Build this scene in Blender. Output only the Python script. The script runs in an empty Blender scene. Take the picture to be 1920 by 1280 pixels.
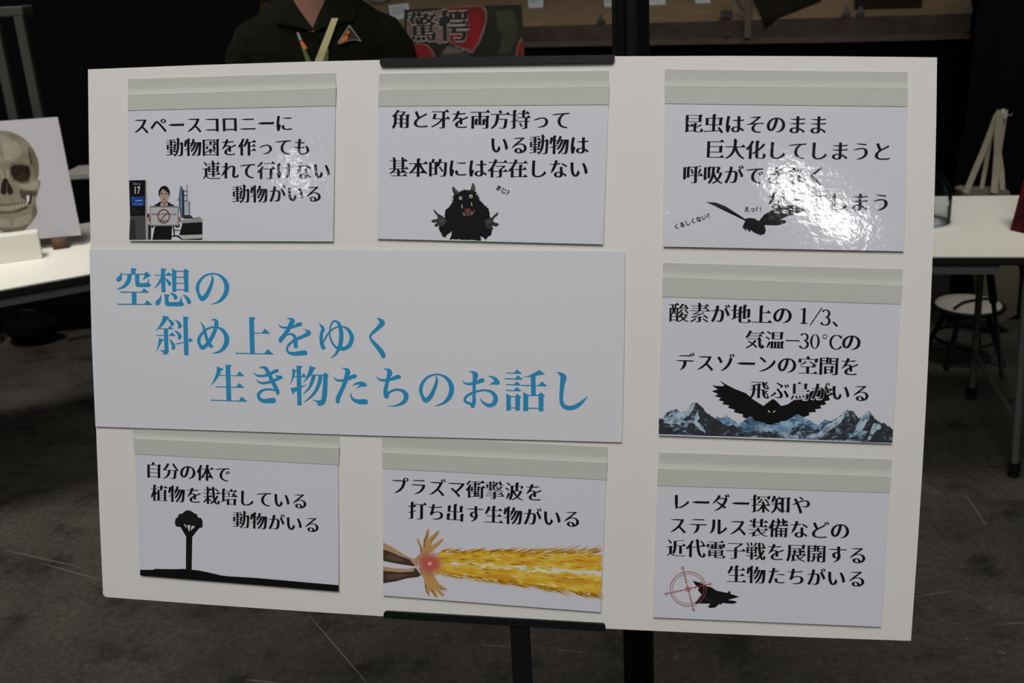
import bpy, bmesh, math, random
from mathutils import Vector as V, Matrix, Quaternion
from mathutils.geometry import delaunay_2d_cdt
random.seed(7)
C = bpy.context.scene.collection
scene = bpy.context.scene
# ------------------------------------------------------------------ camera, world, lamps, exposure
F = 2000.0                                    # focal length for a 1920 px wide frame
CAMH = 1.55
_yn = F / math.tan(math.radians(20)); _xn = 261 + .0068 * _yn
_up = -V((_xn, _yn, F)).normalized()
_fw = V((0, 0, 1)); _fw = (_fw - _up * _fw.dot(_up)).normalized()
_rt = _fw.cross(_up)
R3 = Matrix((_rt, _fw, _up))                  # camera frame (x right, y down, z forward) -> world
cam = bpy.data.cameras.new('camera'); camo = bpy.data.objects.new('camera', cam); C.objects.link(camo)
cr, cd, cf = R3.col[0], R3.col[1], R3.col[2]
camo.matrix_world = Matrix(((cr.x, -cd.x, -cf.x, 0), (cr.y, -cd.y, -cf.y, 0), (cr.z, -cd.z, -cf.z, CAMH), (0, 0, 0, 1)))
cam.sensor_width = 36; cam.lens = 36 * F / 1920; cam.clip_start = .05
cam.dof.use_dof = True; cam.dof.focus_distance = 1.45; cam.dof.aperture_fstop = 8.5
scene.camera = camo

w = bpy.data.worlds.new('hall_air'); scene.world = w; w.use_nodes = True
w.node_tree.nodes['Background'].inputs[0].default_value = (.96, .98, 1, 1)
w.node_tree.nodes['Background'].inputs[1].default_value = .035

def area(name, loc, target, size, power, color=(1, 1, 1), sy=None, roll=0):
    l = bpy.data.lights.new(name, 'AREA'); l.energy = power; l.color = color
    l.shape = 'RECTANGLE'; l.size = size; l.size_y = sy or size
    o = bpy.data.objects.new(name, l); C.objects.link(o); o.location = loc
    o.rotation_euler = ((V(target) - V(loc)).to_track_quat('-Z', 'Y') @ Quaternion((0, 0, 1), math.radians(roll))).to_euler()
    return o
area('overhead_lamp', (-.5, -1.6, 4.6), (0, 1.6, 1), 2.2, 130, (1, .992, .972))
area('overhead_lamp', (-2.1, 2.6, 4.6), (-1.9, 3.4, .7), .9, 28, (1, .97, .92)).data.spread = math.radians(85)
area('overhead_lamp', (2.3, 2.5, 4.6), (1.9, 3.3, .7), .9, 13, (1, .97, .92)).data.spread = math.radians(85)  # extra lamp added to brighten the right table
area('card_glint_lamp', (.42, -8.6, 4.47), (.3, 1.3, 1.1), 1.05, 26, (1, 1, 1), .2, -40)

area('card_glint_lamp', (-5.66, -8.4, 5.25), (-.24, 1.4, 1.3), .2, 2.6, (1, 1, 1))  # small lamp added behind the camera for glints on the gate card
area('card_glint_lamp', (-1.55, -8.8, 4.7), (.2, 1.35, 1.3), .2, 2.0, (1, 1, 1))  # another added lamp, for glints at the insect card's left

vs = scene.view_settings
scene.display_settings.display_device = 'sRGB'
vs.view_transform = 'Standard'; vs.look = 'None'; vs.exposure = 0.0; vs.gamma = 1.0; vs.use_curve_mapping = False

# ------------------------------------------------------------------ helpers
def ray(px, py):
    return (R3 @ V((px - 960, py - 640, F))).normalized()
CP = V((0, 0, CAMH))
def onz(px, py, z):
    v = ray(px, py); return CP + v * ((z - CAMH) / v.z)
def ony(px, py, y):
    v = ray(px, py); return CP + v * (y / v.y)
def onplane(px, py, o, n):
    v = ray(px, py); return CP + v * ((o - CP).dot(n) / v.dot(n))

def lin(r, g, b):
    return tuple((c / 255 / 12.92) if c <= 10 else ((c / 255 + .055) / 1.055) ** 2.4 for c in (r, g, b)) + (1,)
MATS = {}
def mat(name, rgb, rough=.6, spec=.3, coat=0, metal=0, noise=None, bump=None, coat_rough=.06):
    if name in MATS: return MATS[name]
    m = bpy.data.materials.new(name); m.use_nodes = True; nt = m.node_tree; b = nt.nodes['Principled BSDF']
    b.inputs['Base Color'].default_value = lin(*rgb); b.inputs['Roughness'].default_value = rough
    b.inputs['Specular IOR Level'].default_value = spec; b.inputs['Metallic'].default_value = metal
    b.inputs['Coat Weight'].default_value = coat; b.inputs['Coat Roughness'].default_value = coat_rough
    if noise:                                  # (scale, second colour, detail)
        tc = nt.nodes.new('ShaderNodeTexCoord'); n = nt.nodes.new('ShaderNodeTexNoise'); r = nt.nodes.new('ShaderNodeValToRGB')
        n.inputs['Scale'].default_value = noise[0]; n.inputs['Detail'].default_value = noise[2] if len(noise) > 2 else 4
        r.color_ramp.elements[0].position = .35; r.color_ramp.elements[1].position = .68
        r.color_ramp.elements[0].color = lin(*rgb); r.color_ramp.elements[1].color = lin(*noise[1])
        nt.links.new(tc.outputs['Object'], n.inputs['Vector']); nt.links.new(n.outputs['Fac'], r.inputs['Fac'])
        nt.links.new(r.outputs['Color'], b.inputs['Base Color'])
    if bump:                                   # list of (scale, strength, distance)
        tc = nt.nodes.new('ShaderNodeTexCoord'); prev = None
        for sc, st, di in bump:
            n = nt.nodes.new('ShaderNodeTexNoise'); n.inputs['Scale'].default_value = sc; n.inputs['Detail'].default_value = 2
            bp = nt.nodes.new('ShaderNodeBump'); bp.inputs['Strength'].default_value = st; bp.inputs['Distance'].default_value = di
            nt.links.new(tc.outputs['Object'], n.inputs['Vector']); nt.links.new(n.outputs['Fac'], bp.inputs['Height'])
            if prev: nt.links.new(prev.outputs['Normal'], bp.inputs['Normal'])
            prev = bp
        nt.links.new(prev.outputs['Normal'], b.inputs['Normal']); nt.links.new(prev.outputs['Normal'], b.inputs['Coat Normal'])
    MATS[name] = m
    return m
LAM = [(20, 1, .00030), (130, 1, .00009)]        # waves of a heat-laminated sheet
def ink(rgb, gloss=True):                      # printed colour under laminate film
    return mat('ink_%d_%d_%d_%d' % (*rgb, gloss), rgb, .6, .08, .8 if gloss else 0, bump=LAM if gloss else None)

def fill(loops, union=False):
    """triangles of the area inside 2-D loops (non-zero winding), self-crossings allowed"""
    vs_, es = [], []
    for l in loops:
        b = len(vs_); vs_ += [V((p[0], p[1])) for p in l]; es += [(b + i, b + (i + 1) % len(l)) for i in range(len(l))]
    ov, _, of = delaunay_2d_cdt(vs_, es, [], 0, 1e-6)[:3]
    LL = [[(p[0], p[1]) for p in l] for l in loops]
    def wind(x, y):
        w_ = 0
        for l in LL:
            x0, y0 = l[-1]
            for x1, y1 in l:
                if (y0 <= y) != (y1 <= y):
                    t = x0 + (y - y0) * (x1 - x0) / (y1 - y0)
                    if t > x: w_ += 1 if y1 > y0 else -1
                x0, y0 = x1, y1
        return w_
    tris = []
    for f in of:
        a, b, c = [ov[i] for i in f]
        if abs((b - a).cross(c - a)) < 1e-9: continue
        if wind((a.x + b.x + c.x) / 3, (a.y + b.y + c.y) / 3): tris.append(tuple(f))
    return ov, tris
def planar_fill(pts):
    """triangles of one flat 3-D polygon"""
    n = V()
    for i in range(len(pts)): n += pts[i - 1].cross(pts[i])
    n.normalize(); u = (pts[1] - pts[0]).normalized(); w_ = n.cross(u); o = pts[0]
    S = 1 / max((p - o).length for p in pts)
    return fill([[((p - o).dot(u) * S, (p - o).dot(w_) * S) for p in pts]])[1]
class MB:
    """collects shapes, linked later as ONE mesh object"""
    def __init__(s): s.v = []; s.f = []; s.m = []; s.mats = []; s.smooth = []
    def mi(s, m):
        if m not in s.mats: s.mats.append(m)
        return s.mats.index(m)
    def face(s, pts, m, sm=False):
        b = len(s.v); s.v += [V(p) for p in pts]; s.f.append(tuple(range(b, b + len(pts)))); s.m.append(s.mi(m)); s.smooth.append(sm)
    def mesh(s, vs, fs, m, sm=False):
        b = len(s.v); s.v += [V(p) for p in vs]; k = s.mi(m)
        for f in fs: s.f.append(tuple(b + i for i in f)); s.m.append(k); s.smooth.append(sm)
    def bm(s, bm, m, M=None, sm=False):
        bm.verts.ensure_lookup_table()
        s.mesh([(M @ v.co) if M else v.co.copy() for v in bm.verts], [[v.index for v in f.verts] for f in bm.faces], m, sm); bm.free()
    def box(s, o, ex, ey, ez, m, bev=0, seg=2):
        """box from corner o along the three edge vectors"""
        ex, ey, ez = V(ex), V(ey), V(ez); lx, ly, lz = ex.length, ey.length, ez.length
        bm = bmesh.new(); bmesh.ops.create_cube(bm, size=1)
        for v in bm.verts: v.co = V(((v.co.x + .5) * lx, (v.co.y + .5) * ly, (v.co.z + .5) * lz))
        if bev: bmesh.ops.bevel(bm, geom=bm.edges[:], offset=bev, segments=seg, profile=.5, affect='EDGES')
        bmesh.ops.recalc_face_normals(bm, faces=bm.faces[:])
        bm.verts.index_update()
        X, Y, Z = ex.normalized(), ey.normalized(), ez.normalized()
        M = Matrix(((X.x, Y.x, Z.x, o[0]), (X.y, Y.y, Z.y, o[1]), (X.z, Y.z, Z.z, o[2]), (0, 0, 0, 1)))
        s.bm(bm, m, M)
    def tube(s, pts, r, m, n=12, cap=True):
        pts = [V(p) for p in pts]; rr = r if isinstance(r, (list, tuple)) else [r] * len(pts)
        vs, fs = [], []
        up = None
        for i, p in enumerate(pts):
            t = (pts[min(i + 1, len(pts) - 1)] - pts[max(i - 1, 0)]).normalized()
            if up is None: up = t.orthogonal().normalized()
            up = (up - t * up.dot(t)).normalized(); sd = t.cross(up)
            for k in range(n):
                a = 2 * math.pi * k / n; vs.append(p + (up * math.cos(a) + sd * math.sin(a)) * rr[i])
        for i in range(len(pts) - 1):
            for k in range(n): fs.append((i * n + k, i * n + (k + 1) % n, (i + 1) * n + (k + 1) % n, (i + 1) * n + k))
        s.mesh(vs, fs, m, True)
        if cap:
            s.face([vs[k] for k in range(n)][::-1], m); s.face([vs[(len(pts) - 1) * n + k] for k in range(n)], m)
    def lathe(s, c, prof, m, n=32, sm=True, axis=V((0, 0, 1))):
        axis = V(axis).normalized(); u = axis.orthogonal().normalized(); w_ = axis.cross(u); c = V(c); vs, fs = [], []
        for r, z in prof:
            for k in range(n):
                a = 2 * math.pi * k / n; vs.append(c + axis * z + (u * math.cos(a) + w_ * math.sin(a)) * max(r, 1e-5))
        for i in range(len(prof) - 1):
            for k in range(n): fs.append((i * n + k, i * n + (k + 1) % n, (i + 1) * n + (k + 1) % n, (i + 1) * n + k))
        s.mesh(vs, fs, m, sm)
    def prism(s, pts, d, m, m2=None):
        """polygon pts extruded by vector d"""
        pts = [V(p) for p in pts]; d = V(d); n = len(pts)
        tri = planar_fill(pts)
        q = [p + d for p in pts]
        s.mesh(pts, [t for t in tri], m); s.mesh(q, [t[::-1] for t in tri], m)
        for i in range(n): s.face([pts[i], pts[(i + 1) % n], q[(i + 1) % n], q[i]], m2 or m)
    def strip(s, a, b, d, m):
        """ribbon between two polylines with thickness d"""
        n = len(a); d = V(d)
        for i in range(n - 1):
            A, B, C_, D = V(a[i]), V(a[i + 1]), V(b[i + 1]), V(b[i])
            s.face([A, B, C_, D], m); s.face([A - d, D - d, C_ - d, B - d], m)
            s.face([A, A - d, B - d, B], m); s.face([D, C_, C_ - d, D - d], m)
        for p, q in ((a[0], b[0]), (a[-1], b[-1])): s.face([V(p), V(q), V(q) - d, V(p) - d], m)
    def build(s, name, parent=None, base=None):
        base = V(base) if base is not None else (V(parent['_b']) if parent else V((0, 0, 0)))
        me = bpy.data.meshes.new(name); me.from_pydata([p - base for p in s.v], [], s.f)
        for m in s.mats: me.materials.append(m)
        me.polygons.foreach_set('material_index', s.m); me.polygons.foreach_set('use_smooth', s.smooth); me.update()
        o = bpy.data.objects.new(name, me); C.objects.link(o)
        if parent: o.parent = parent
        else: o.location = base
        o['_b'] = base
        return o
def tag(o, label=None, cat=None, group=None, kind=None):
    if label: o['label'] = label
    if cat: o['category'] = cat
    if group: o['group'] = group
    if kind: o['kind'] = kind
    return o
def thing(name, base, label, cat, group=None):
    o = bpy.data.objects.new(name, None); C.objects.link(o); o.location = base; o['_b'] = V(base); o.empty_display_size = .05
    return tag(o, label, cat, group)

# ------------------------------------------------------------------ materials
M_foam = mat('foam_board_white', (235, 232, 227), .55, .3)
M_edge = mat('foam_board_edge', (228, 226, 220), .8, .1)
M_black = mat('black_paint', (15, 16, 17), .5, .2)
M_blackm = mat('black_matt_fabric', (9, 9, 9), .95, .05)
M_dark = mat('dark_plastic', (24, 23, 22), .55, .2)
M_grey = mat('dark_grey_steel', (78, 76, 73), .5, .4)
M_paper = mat('laminated_paper', (224, 224, 232), .55, .2, .8, bump=LAM)
M_sheet = mat('plain_printed_paper', (225, 225, 231), .6, .2)
M_tape = mat('grey_masking_tape', (204, 205, 196), .75, .15, noise=(900, (212, 213, 204), 2))
M_tape2 = mat('grey_masking_tape_upper', (198, 199, 190), .75, .15, noise=(900, (206, 207, 198), 2))
M_table = mat('white_laminate', (238, 234, 222), .35, .4)
M_panel = mat('panel_print_white', (176, 173, 178), .7, .15)

# ------------------------------------------------------------------ setting
def floor_material():
    m = bpy.data.materials.new('worn_concrete'); m.use_nodes = True; nt = m.node_tree; b = nt.nodes['Principled BSDF']
    tc = nt.nodes.new('ShaderNodeTexCoord')
    def noise(sc, det, ro=.6):
        n = nt.nodes.new('ShaderNodeTexNoise'); n.inputs['Scale'].default_value = sc; n.inputs['Detail'].default_value = det
        n.inputs['Roughness'].default_value = ro; nt.links.new(tc.outputs['Object'], n.inputs['Vector']); return n
    def ramp(src, stops):
        r = nt.nodes.new('ShaderNodeValToRGB'); e = r.color_ramp.elements
        while len(e) < len(stops): e.new(.5)
        for k, (p, c) in enumerate(stops): e[k].position = p; e[k].color = c
        nt.links.new(src, r.inputs['Fac']); return r
    def mix(a, c, blend, fac):
        x = nt.nodes.new('ShaderNodeMix'); x.data_type = 'RGBA'; x.blend_type = blend; x.inputs[0].default_value = fac
        nt.links.new(a, x.inputs[6]); nt.links.new(c, x.inputs[7]); return x.outputs[2]
    base = ramp(noise(2.2, 8, .65).outputs['Fac'], [(.3, lin(52, 49, 44)), (.5, lin(72, 68, 61)), (.72, lin(88, 82, 74))])
    spots = ramp(noise(7, 3).outputs['Fac'], [(.28, lin(158, 158, 158)), (.46, (1, 1, 1, 1))])
    fine = ramp(noise(60, 5, .7).outputs['Fac'], [(.35, lin(190, 190, 190)), (.65, (1, 1, 1, 1))])
    flecks = ramp(noise(34, 2).outputs['Fac'], [(.70, (0, 0, 0, 1)), (.78, (.10, .095, .085, 1))])
    c = mix(base.outputs[0], spots.outputs[0], 'MULTIPLY', 1)
    c = mix(c, fine.outputs[0], 'MULTIPLY', 1)
    c = mix(c, flecks.outputs[0], 'ADD', .8)
    nt.links.new(c, b.inputs['Base Color']); b.inputs['Roughness'].default_value = .62; b.inputs['Specular IOR Level'].default_value = .25
    bp = nt.nodes.new('ShaderNodeBump'); bp.inputs['Strength'].default_value = .25; bp.inputs['Distance'].default_value = .004
    nt.links.new(noise(40, 6).outputs['Fac'], bp.inputs['Height']); nt.links.new(bp.outputs['Normal'], b.inputs['Normal'])
    return m
fl = MB(); M_floor = floor_material()
fl.face([(-7, -10, 0), (7, -10, 0), (7, 9, 0), (-7, 9, 0)], M_floor)
M_scratch = mat('floor_scratch', (118, 110, 98), .7, .2)
def scratch(p, q, wd=.0014):
    a, b = onz(*p, 0), onz(*q, 0); d = (b - a).normalized(); s = V((-d.y, d.x, 0)) * wd; z = V((0, 0, .0006))
    n = 6; prev = None
    for k in range(n + 1):
        c = a.lerp(b, k / n) + V((-d.y, d.x, 0)) * random.uniform(-.0008, .0008) + z; ww = s * (0.25 + .75 * math.sin(math.pi * (k + .6) / (n + 1.2)))
        if prev: fl.face([prev[0], c - ww, c + ww, prev[1]], M_scratch)
        prev = (c - ww, c + ww)
for p, q in (((10, 1031), (150, 1063)), ((80, 1056), (192, 1088)), ((905, 1209), (956, 1213)), ((1038, 1217), (1098, 1223)),
             ((578, 1152), (690, 1282)), ((1712, 1119), (1800, 1106)), ((1864, 1171), (1925, 1167)), ((1812, 930), (1850, 985)), ((460, 1274), (520, 1280))):
    scratch(p, q)
tag(fl.build('floor'), kind='structure', label='dark worn concrete hall floor with pale scratches')
wb = MB(); wb.box((-7, 8.6, 0), (14, 0, 0), (0, .1, 0), (0, 0, 3.2), M_blackm); tag(wb.build('wall_back'), kind='structure')

def curtain(x0, x1, y, label, h=2.6, amp=.035, folds=9):
    mb = MB(); n = folds * 8; vs = []; fs = []
    for i in range(n + 1):
        t = i / n; x = x0 + (x1 - x0) * t; yy = y + amp * .5 * (1 - math.cos(2 * math.pi * folds * t)) + .006 * math.sin(t * 41)
        vs += [(x, yy, .004), (x, yy - .01, h * .5), (x, yy + .005, h)]
    for i in range(n):
        for k in range(2): a = i * 3 + k; fs.append((a, a + 3, a + 4, a + 1))
    mb.mesh(vs, fs, M_blackm, True)
    r = thing('curtain', (x0, y, 0), label, 'curtain')
    mb.build('drape', r)
    t = MB(); t.tube([(x0, y + .02, h + .01), (x1, y + .02, h + .01)], .016, M_black); t.build('rail', r)
    for x in (x0 + .16, x1 - .16):
        p = MB(); p.tube([(x, y + .07, 0), (x, y + .07, h + .01)], .016, M_blackm); p.build('stand_pole', r)
curtain(-4.6, -.98, 4.72, 'black floor-length curtain behind the skull panel and left table')
curtain(ony(1828, 30, 4.2).x, 4.6, 4.2, 'black floor-length curtain behind the right table and tote bag')

# ------------------------------------------------------------------ the board and its local frame
BO = V((-.5537, 1.4947, 1.4315)); BX = V((.98915617, -.15314861, -.02393872)).normalized()
BY = V((.06168025, .24972316, .96508156)); BY = (BY - BX * BX.dot(BY)).normalized(); BN = BX.cross(BY)
def bp(px, py, h=0):
    """point on the board's face where the photograph shows it, lifted by h"""
    return onplane(px, py, BO + BN * h, BN)
def smooth_edge(pts, n=8):
    """quadratic through three pixel points"""
    (x0, y0), (x1, y1), (x2, y2) = pts; out = []
    for i in range(n):
        t = i / n; a, b, c = (1 - t) * (1 - 2 * t), 4 * t * (1 - t), t * (2 * t - 1)
        out.append((a * x0 + b * x1 + c * x2, a * y0 + b * y1 + c * y2))
    return out
outline = []
for e in (((165, 130), (960, 107.5), (1757, 107.5)), ((1757, 107.5), (1743, 620), (1708, 1201)),
          ((1708, 1201), (950, 1168.5), (200, 1119)), ((200, 1119), (194, 1115), (193, 1108)), ((193, 1108), (173.5, 600), (165, 130))):
    outline += smooth_edge(e)
bd = MB(); bd.prism([bp(*p) for p in outline], -BN * .007, M_foam, M_edge)
board = bd.build('foam_board', base=bp(950, 1168))
tag(board, 'large white foam board on a black stand, covered in paper cards', 'display board')

# stand: two clip bars, a stem and a base
st = thing('sign_stand', (bp(955, 1170).x, 1.30, 0), 'black metal sign stand gripping the white board top and bottom', 'sign stand')
def clip(corners, name):
    mb = MB(); a, b, c, d = [bp(*p, .006) for p in corners]      # tl tr br bl
    # rounded outline in the board plane
    ex = (b - a).normalized(); ey = (a - d).normalized(); w_ = (b - a).length; hh = (a - d).length; r = hh * .42
    pts = []
    rounded = [1, 1, 0, 0] if name == 'lower_clip_bar' else [0, 0, 1, 1]
    for (q, sx, sy, a0, k) in ((a, 1, -1, 90, 0), (b, -1, -1, 0, 1), (c, -1, 1, -90, 2), (d, 1, 1, 180, 3)):
        rr = r if rounded[k] else r * .25
        cen = q + ex * sx * rr + ey * sy * rr
        rng = range(0, 91, 18)
        seq = [(cen + (ex * math.cos(math.radians(a0 + t)) + ey * math.sin(math.radians(a0 + t))) * rr) for t in rng]
        pts += seq[::-1]
    mb.prism(pts, -BN * .005, M_black)
    # folded lip over the edge of the board and a back plate
    if name == 'upper_clip_bar':
        mb.box(a - BN * .004, ex * w_, -BN * .016, -ey * .004, M_black); mb.box(a - BN * .018, ex * w_, -BN * .004, -ey * .05, M_black)
    else:
        mb.box(d - BN * .004, ex * w_, -BN * .016, ey * .004, M_black); mb.box(d - BN * .018, ex * w_, -BN * .004, ey * .05, M_black)
    return mb.build(name, st)
clip([(712, 109), (1152, 102.5), (1152, 117), (712, 124)], 'upper_clip_bar')
clip([(719, 1146), (1135, 1170), (1135, 1184), (719, 1158.5)], 'lower_clip_bar')
sm = MB()
top = bp(955, 120) - BN * .03; low = bp(971, 1180) - BN * .03
dirn = (low - top).normalized(); foot = low + (onz(988, 1290, .35) - low) * .0
sm.box(top - BX * .012, BX * .0245, -BN * .012, low - top, M_black)
f0 = bp(955, 1172, .004); f1 = bp(990, 1174, .004)
g0 = bp(961, 1285, .004); g1 = bp(996, 1287, .004)
ext = (g0 - f0) * 4.4
sm.prism([f0 - BN * .004, f1 - BN * .004, f1 + ext - BN * .004, f0 + ext - BN * .004], -BN * .012, M_black)
sm.build('stem', st)
fb = f0 + ext
bs = MB(); bs.box((fb.x - .22, fb.y - .1, 0), (.46, 0, 0), (0, .34, 0), (0, 0, .012), M_black, .004)
bs.tube([(fb.x + .012, fb.y, .005), (fb.x + .012, fb.y, max(.02, fb.z + .02))], .016, M_black)
bs.build('base_plate', st)

# ------------------------------------------------------------------ lettering: heavy verticals, thin horizontals, small triangular serifs
ALL = ('空想の斜め上をゆく生き物たちのお話しスペースコロニーに動物園を作っても連れて行けない動物がいる角と牙を両方持っている動物は基本的には存在しない'
       '昆虫はそのまま巨大化してしまうと呼吸ができなくなってしまう酸素が地上気温−デスゾーンの空間を飛ぶ鳥がいるレーダー探知やステルス装備などの近代電子戦を展開する生物たちがいる'
       'プラズマ衝撃波を打ち出す生物がいる自分の体で植物を栽培している驚愕まじ？くるしない？えっ！、℃搭乗拒否GateBOARDINGDENIED1730?!')
GLY = {}
def load_glyphs():
    tmp = {}
    for ch in sorted(set(ALL)):
        c = bpy.data.curves.new('glyph', 'FONT'); c.body = ch; o = bpy.data.objects.new('glyph', c); C.objects.link(o); tmp[ch] = o
    bpy.context.view_layer.update(); dg = bpy.context.evaluated_depsgraph_get()
    for ch, o in tmp.items():
        e = o.evaluated_get(dg); cu = e.to_curve(dg); polys = []
        for s in cu.splines:
            P = s.bezier_points; n = len(P); pts = []
            for i in range(n):
                a, b = P[i], P[(i + 1) % n]; p0, p1, p2, p3 = [V(q[:2]) for q in (a.co, a.handle_right, b.co, b.handle_left)]
                p2, p3 = p3, p2
                straight = (p1 - p0).length < 1e-4 and (p2 - p3).length < 1e-4
                d = p3 - p0
                if not straight and d.length > 1e-6:
                    cr_ = abs((p1 - p0).cross(d)) + abs((p2 - p0).cross(d)); straight = cr_ < 1e-5
                k = 1 if straight else 7
                for j in range(k):
                    t = j / k; pts.append(p0 * (1 - t) ** 3 + p1 * 3 * t * (1 - t) ** 2 + p2 * 3 * t * t * (1 - t) + p3 * t ** 3)
            out = []
            for p in pts:
                if not out or (p - out[-1]).length > .0015: out.append(p)
            if len(out) > 2 and (out[0] - out[-1]).length < .0015: out.pop()
            if len(out) > 2: polys.append(out)
        e.to_curve_clear()
        GLY[ch] = polys
    for o in tmp.values():
        d = o.data; bpy.data.objects.remove(o); bpy.data.curves.remove(d)
load_glyphs()
def offset(poly, a, b):
    n = len(poly); out = []
    E = []
    for i in range(n):
        d = (poly[(i + 1) % n] - poly[i]).normalized(); nx, ny = d.y, -d.x
        E.append((nx, ny, a * nx * nx + b * ny * ny))
    for i in range(n):
        n1, n2 = E[i - 1], E[i]; det = n1[0] * n2[1] - n1[1] * n2[0]
        if abs(det) < .15:
            s = V((n1[0] + n2[0], n1[1] + n2[1]));
            if s.length < 1e-4: s = V((n2[0], n2[1]))
            s.normalize(); dx = s * ((n1[2] + n2[2]) / 2)
        else:
            dx = V(((n1[2] * n2[1] - n2[2] * n1[1]) / det, (n2[2] * n1[0] - n1[2] * n2[0]) / det))
            L = 2.2 * max(abs(a), abs(b))
            if dx.length > L: dx = dx.normalized() * L
        out.append(poly[i] + dx)
    return out
def serif(poly, s=1.0):
    n = len(poly); out = []
    for i in range(n):
        p = poly[i]; d1 = p - poly[i - 1]; d2 = poly[(i + 1) % n] - p
        up_, left = d1.y > .985 * d1.length, -d2.x > .985 * d2.length
        if d1.length > .008 and up_ and left and d2.length > .13:
            if d1.length < .12:                           # free end of a horizontal stroke: a triangle
                out += [p + V((.035, -d1.length * .9)), p + V((-.075 * s, .095 * s)), p + V((-.165 * s, 0))]
                if out[-4:-3] and (out[-4] - (p - d1)).length < 1e-6: pass
            else:                                         # shoulder of a box or hook
                out += [p + V((0, -.075)), p + V((.040, -.035)), p + V((-.018, .045 * s)), p + V((-.05, .030 * s)), p + V((-.10 * s, 0))]
        elif up_ and left and d1.length > .12 and .035 < d2.length <= .17:   # head of an upright stroke
            out += [p + V((0, -.05)), p + V((.040, -.020)), p + V((.034, -.004)), p + V((-d2.length * .5, .010))]
        else: out.append(p)
    return out
def taper(poly, kana):
    """stroke ends that point down-left (and the left tips of kana strokes) run out to a point"""
    for _ in range(6):
        n = len(poly); hit = None
        for i in range(n):
            a, b = poly[i], poly[(i + 1) % n]; e = b - a; L = e.length
            if not .03 < L < .125: continue
            e = e / L; nx, ny = e.y, -e.x
            ok = (nx < -.25 and ny < -.2) or (kana and nx < -.6 and ny < .55) or (kana and abs(nx) < .45 and ny < -.6 and False)
            if not ok: continue
            d0 = (a - poly[i - 1]).normalized(); d1 = (poly[(i + 2) % n] - b).normalized()
            if d0.cross(e) < .6 or e.cross(d1) < .6: continue
            def side(k0, st):
                pts = [poly[k0 % n]]; acc = 0; k = k0; last = None
                while acc < .24 and len(pts) < n // 2:
                    q = poly[(k + st) % n]; d = q - poly[k % n]
                    if last is not None and last.dot(d.normalized()) < .8: break
                    last = d.normalized(); acc += d.length; pts.append(q); k += st
                return pts, acc
            A, la = side(i, -1); B, lb = side(i + 1, 1); D = min(la, lb, .22)
            if D < .09: continue
            hit = (i, A, B, D); break
        if not hit: return poly
        i, A, B, D = hit
        def at_(P, s_):
            for u, w_ in zip(P, P[1:]):
                l = (w_ - u).length
                if s_ <= l + 1e-9: return u + (w_ - u) * (s_ / l)
                s_ -= l
            return P[-1]
        def drop(P):
            acc = 0; c = 1
            for u, w_ in zip(P, P[1:]):
                acc += (w_ - u).length
                if acc >= D - 1e-4: break
                c += 1
            return c
        ca, cb = drop(A), drop(B)
        mids = []
        for f in (.75, .5, .25, .0):
            pa, pb = at_(A, D * f), at_(B, D * f); m = (pa + pb) / 2; g = .10 + .90 * f ** .8
            mids.append((m + (pa - m) * g, m + (pb - m) * g))
        new = [m[0] for m in mids] + [m[1] for m in mids[::-1]]
        keep = [poly[(i + 1 + cb + k) % n] for k in range(n - ca - cb)]
        if len(keep) < 2: return poly
        poly = [at_(A, D)] + new + [at_(B, D)] + keep
    return poly
CACHE = {}
def ribbon(pts, thick=.105, thin=.03):
    L, Rr = [], []; n = len(pts); P = [V(p) for p in pts]
    for i in range(n):
        t = (P[min(i + 1, n - 1)] - P[max(i - 1, 0)]).normalized(); wd = (thin + (thick - thin) * abs(t.y) ** 1.4) / 2
        nn = V((-t.y, t.x)); L.append(P[i] + nn * wd); Rr.append(P[i] - nn * wd)
    return Rr + L[::-1]
def arc(cx, cy, rx, ry, a0, a1, n=16):
    return [(cx + rx * math.cos(math.radians(a0 + (a1 - a0) * i / n)), cy + ry * math.sin(math.radians(a0 + (a1 - a0) * i / n))) for i in range(n + 1)]
def hand_digit(ch):
    if ch == '1':
        return [[V(p) for p in ((.44, .74), (.44, .08), (.34, .05), (.34, .02), (.67, .02), (.67, .05), (.57, .08), (.57, .80), (.53, .80), (.33, .72), (.33, .69))]]
    if ch == '0':
        return [[V(p) for p in arc(.5, .4, .25, .39, 0, 360, 28)[:-1]], [V(p) for p in arc(.5, .4, .135, .365, 360, 0, 28)[:-1]]]
    if ch == '3':
        return [ribbon(arc(.47, .60, .18, .18, 150, -85, 16), .11, .035), ribbon(arc(.46, .215, .21, .205, 88, -160, 18), .12, .035)]
    if ch == '−':
        return [[V(p) for p in ((.17, .36), (.83, .36), (.83, .41), (.17, .41))]]
    if ch == '/':
        return [[V(p) for p in ((.2, -.06), (.26, -.06), (.82, .86), (.76, .86))]]
    if ch == 'C':
        return [ribbon(arc(.55, .4, .30, .37, 38, 325, 26), .12, .03), [V(p) for p in ((.79, .55), (.82, .55), (.82, .78), (.79, .78))]]
    if ch == '°':
        return [[V(p) for p in arc(.25, .66, .12, .12, 0, 360, 18)[:-1]], [V(p) for p in arc(.25, .66, .085, .085, 360, 0, 18)[:-1]]]
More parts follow.
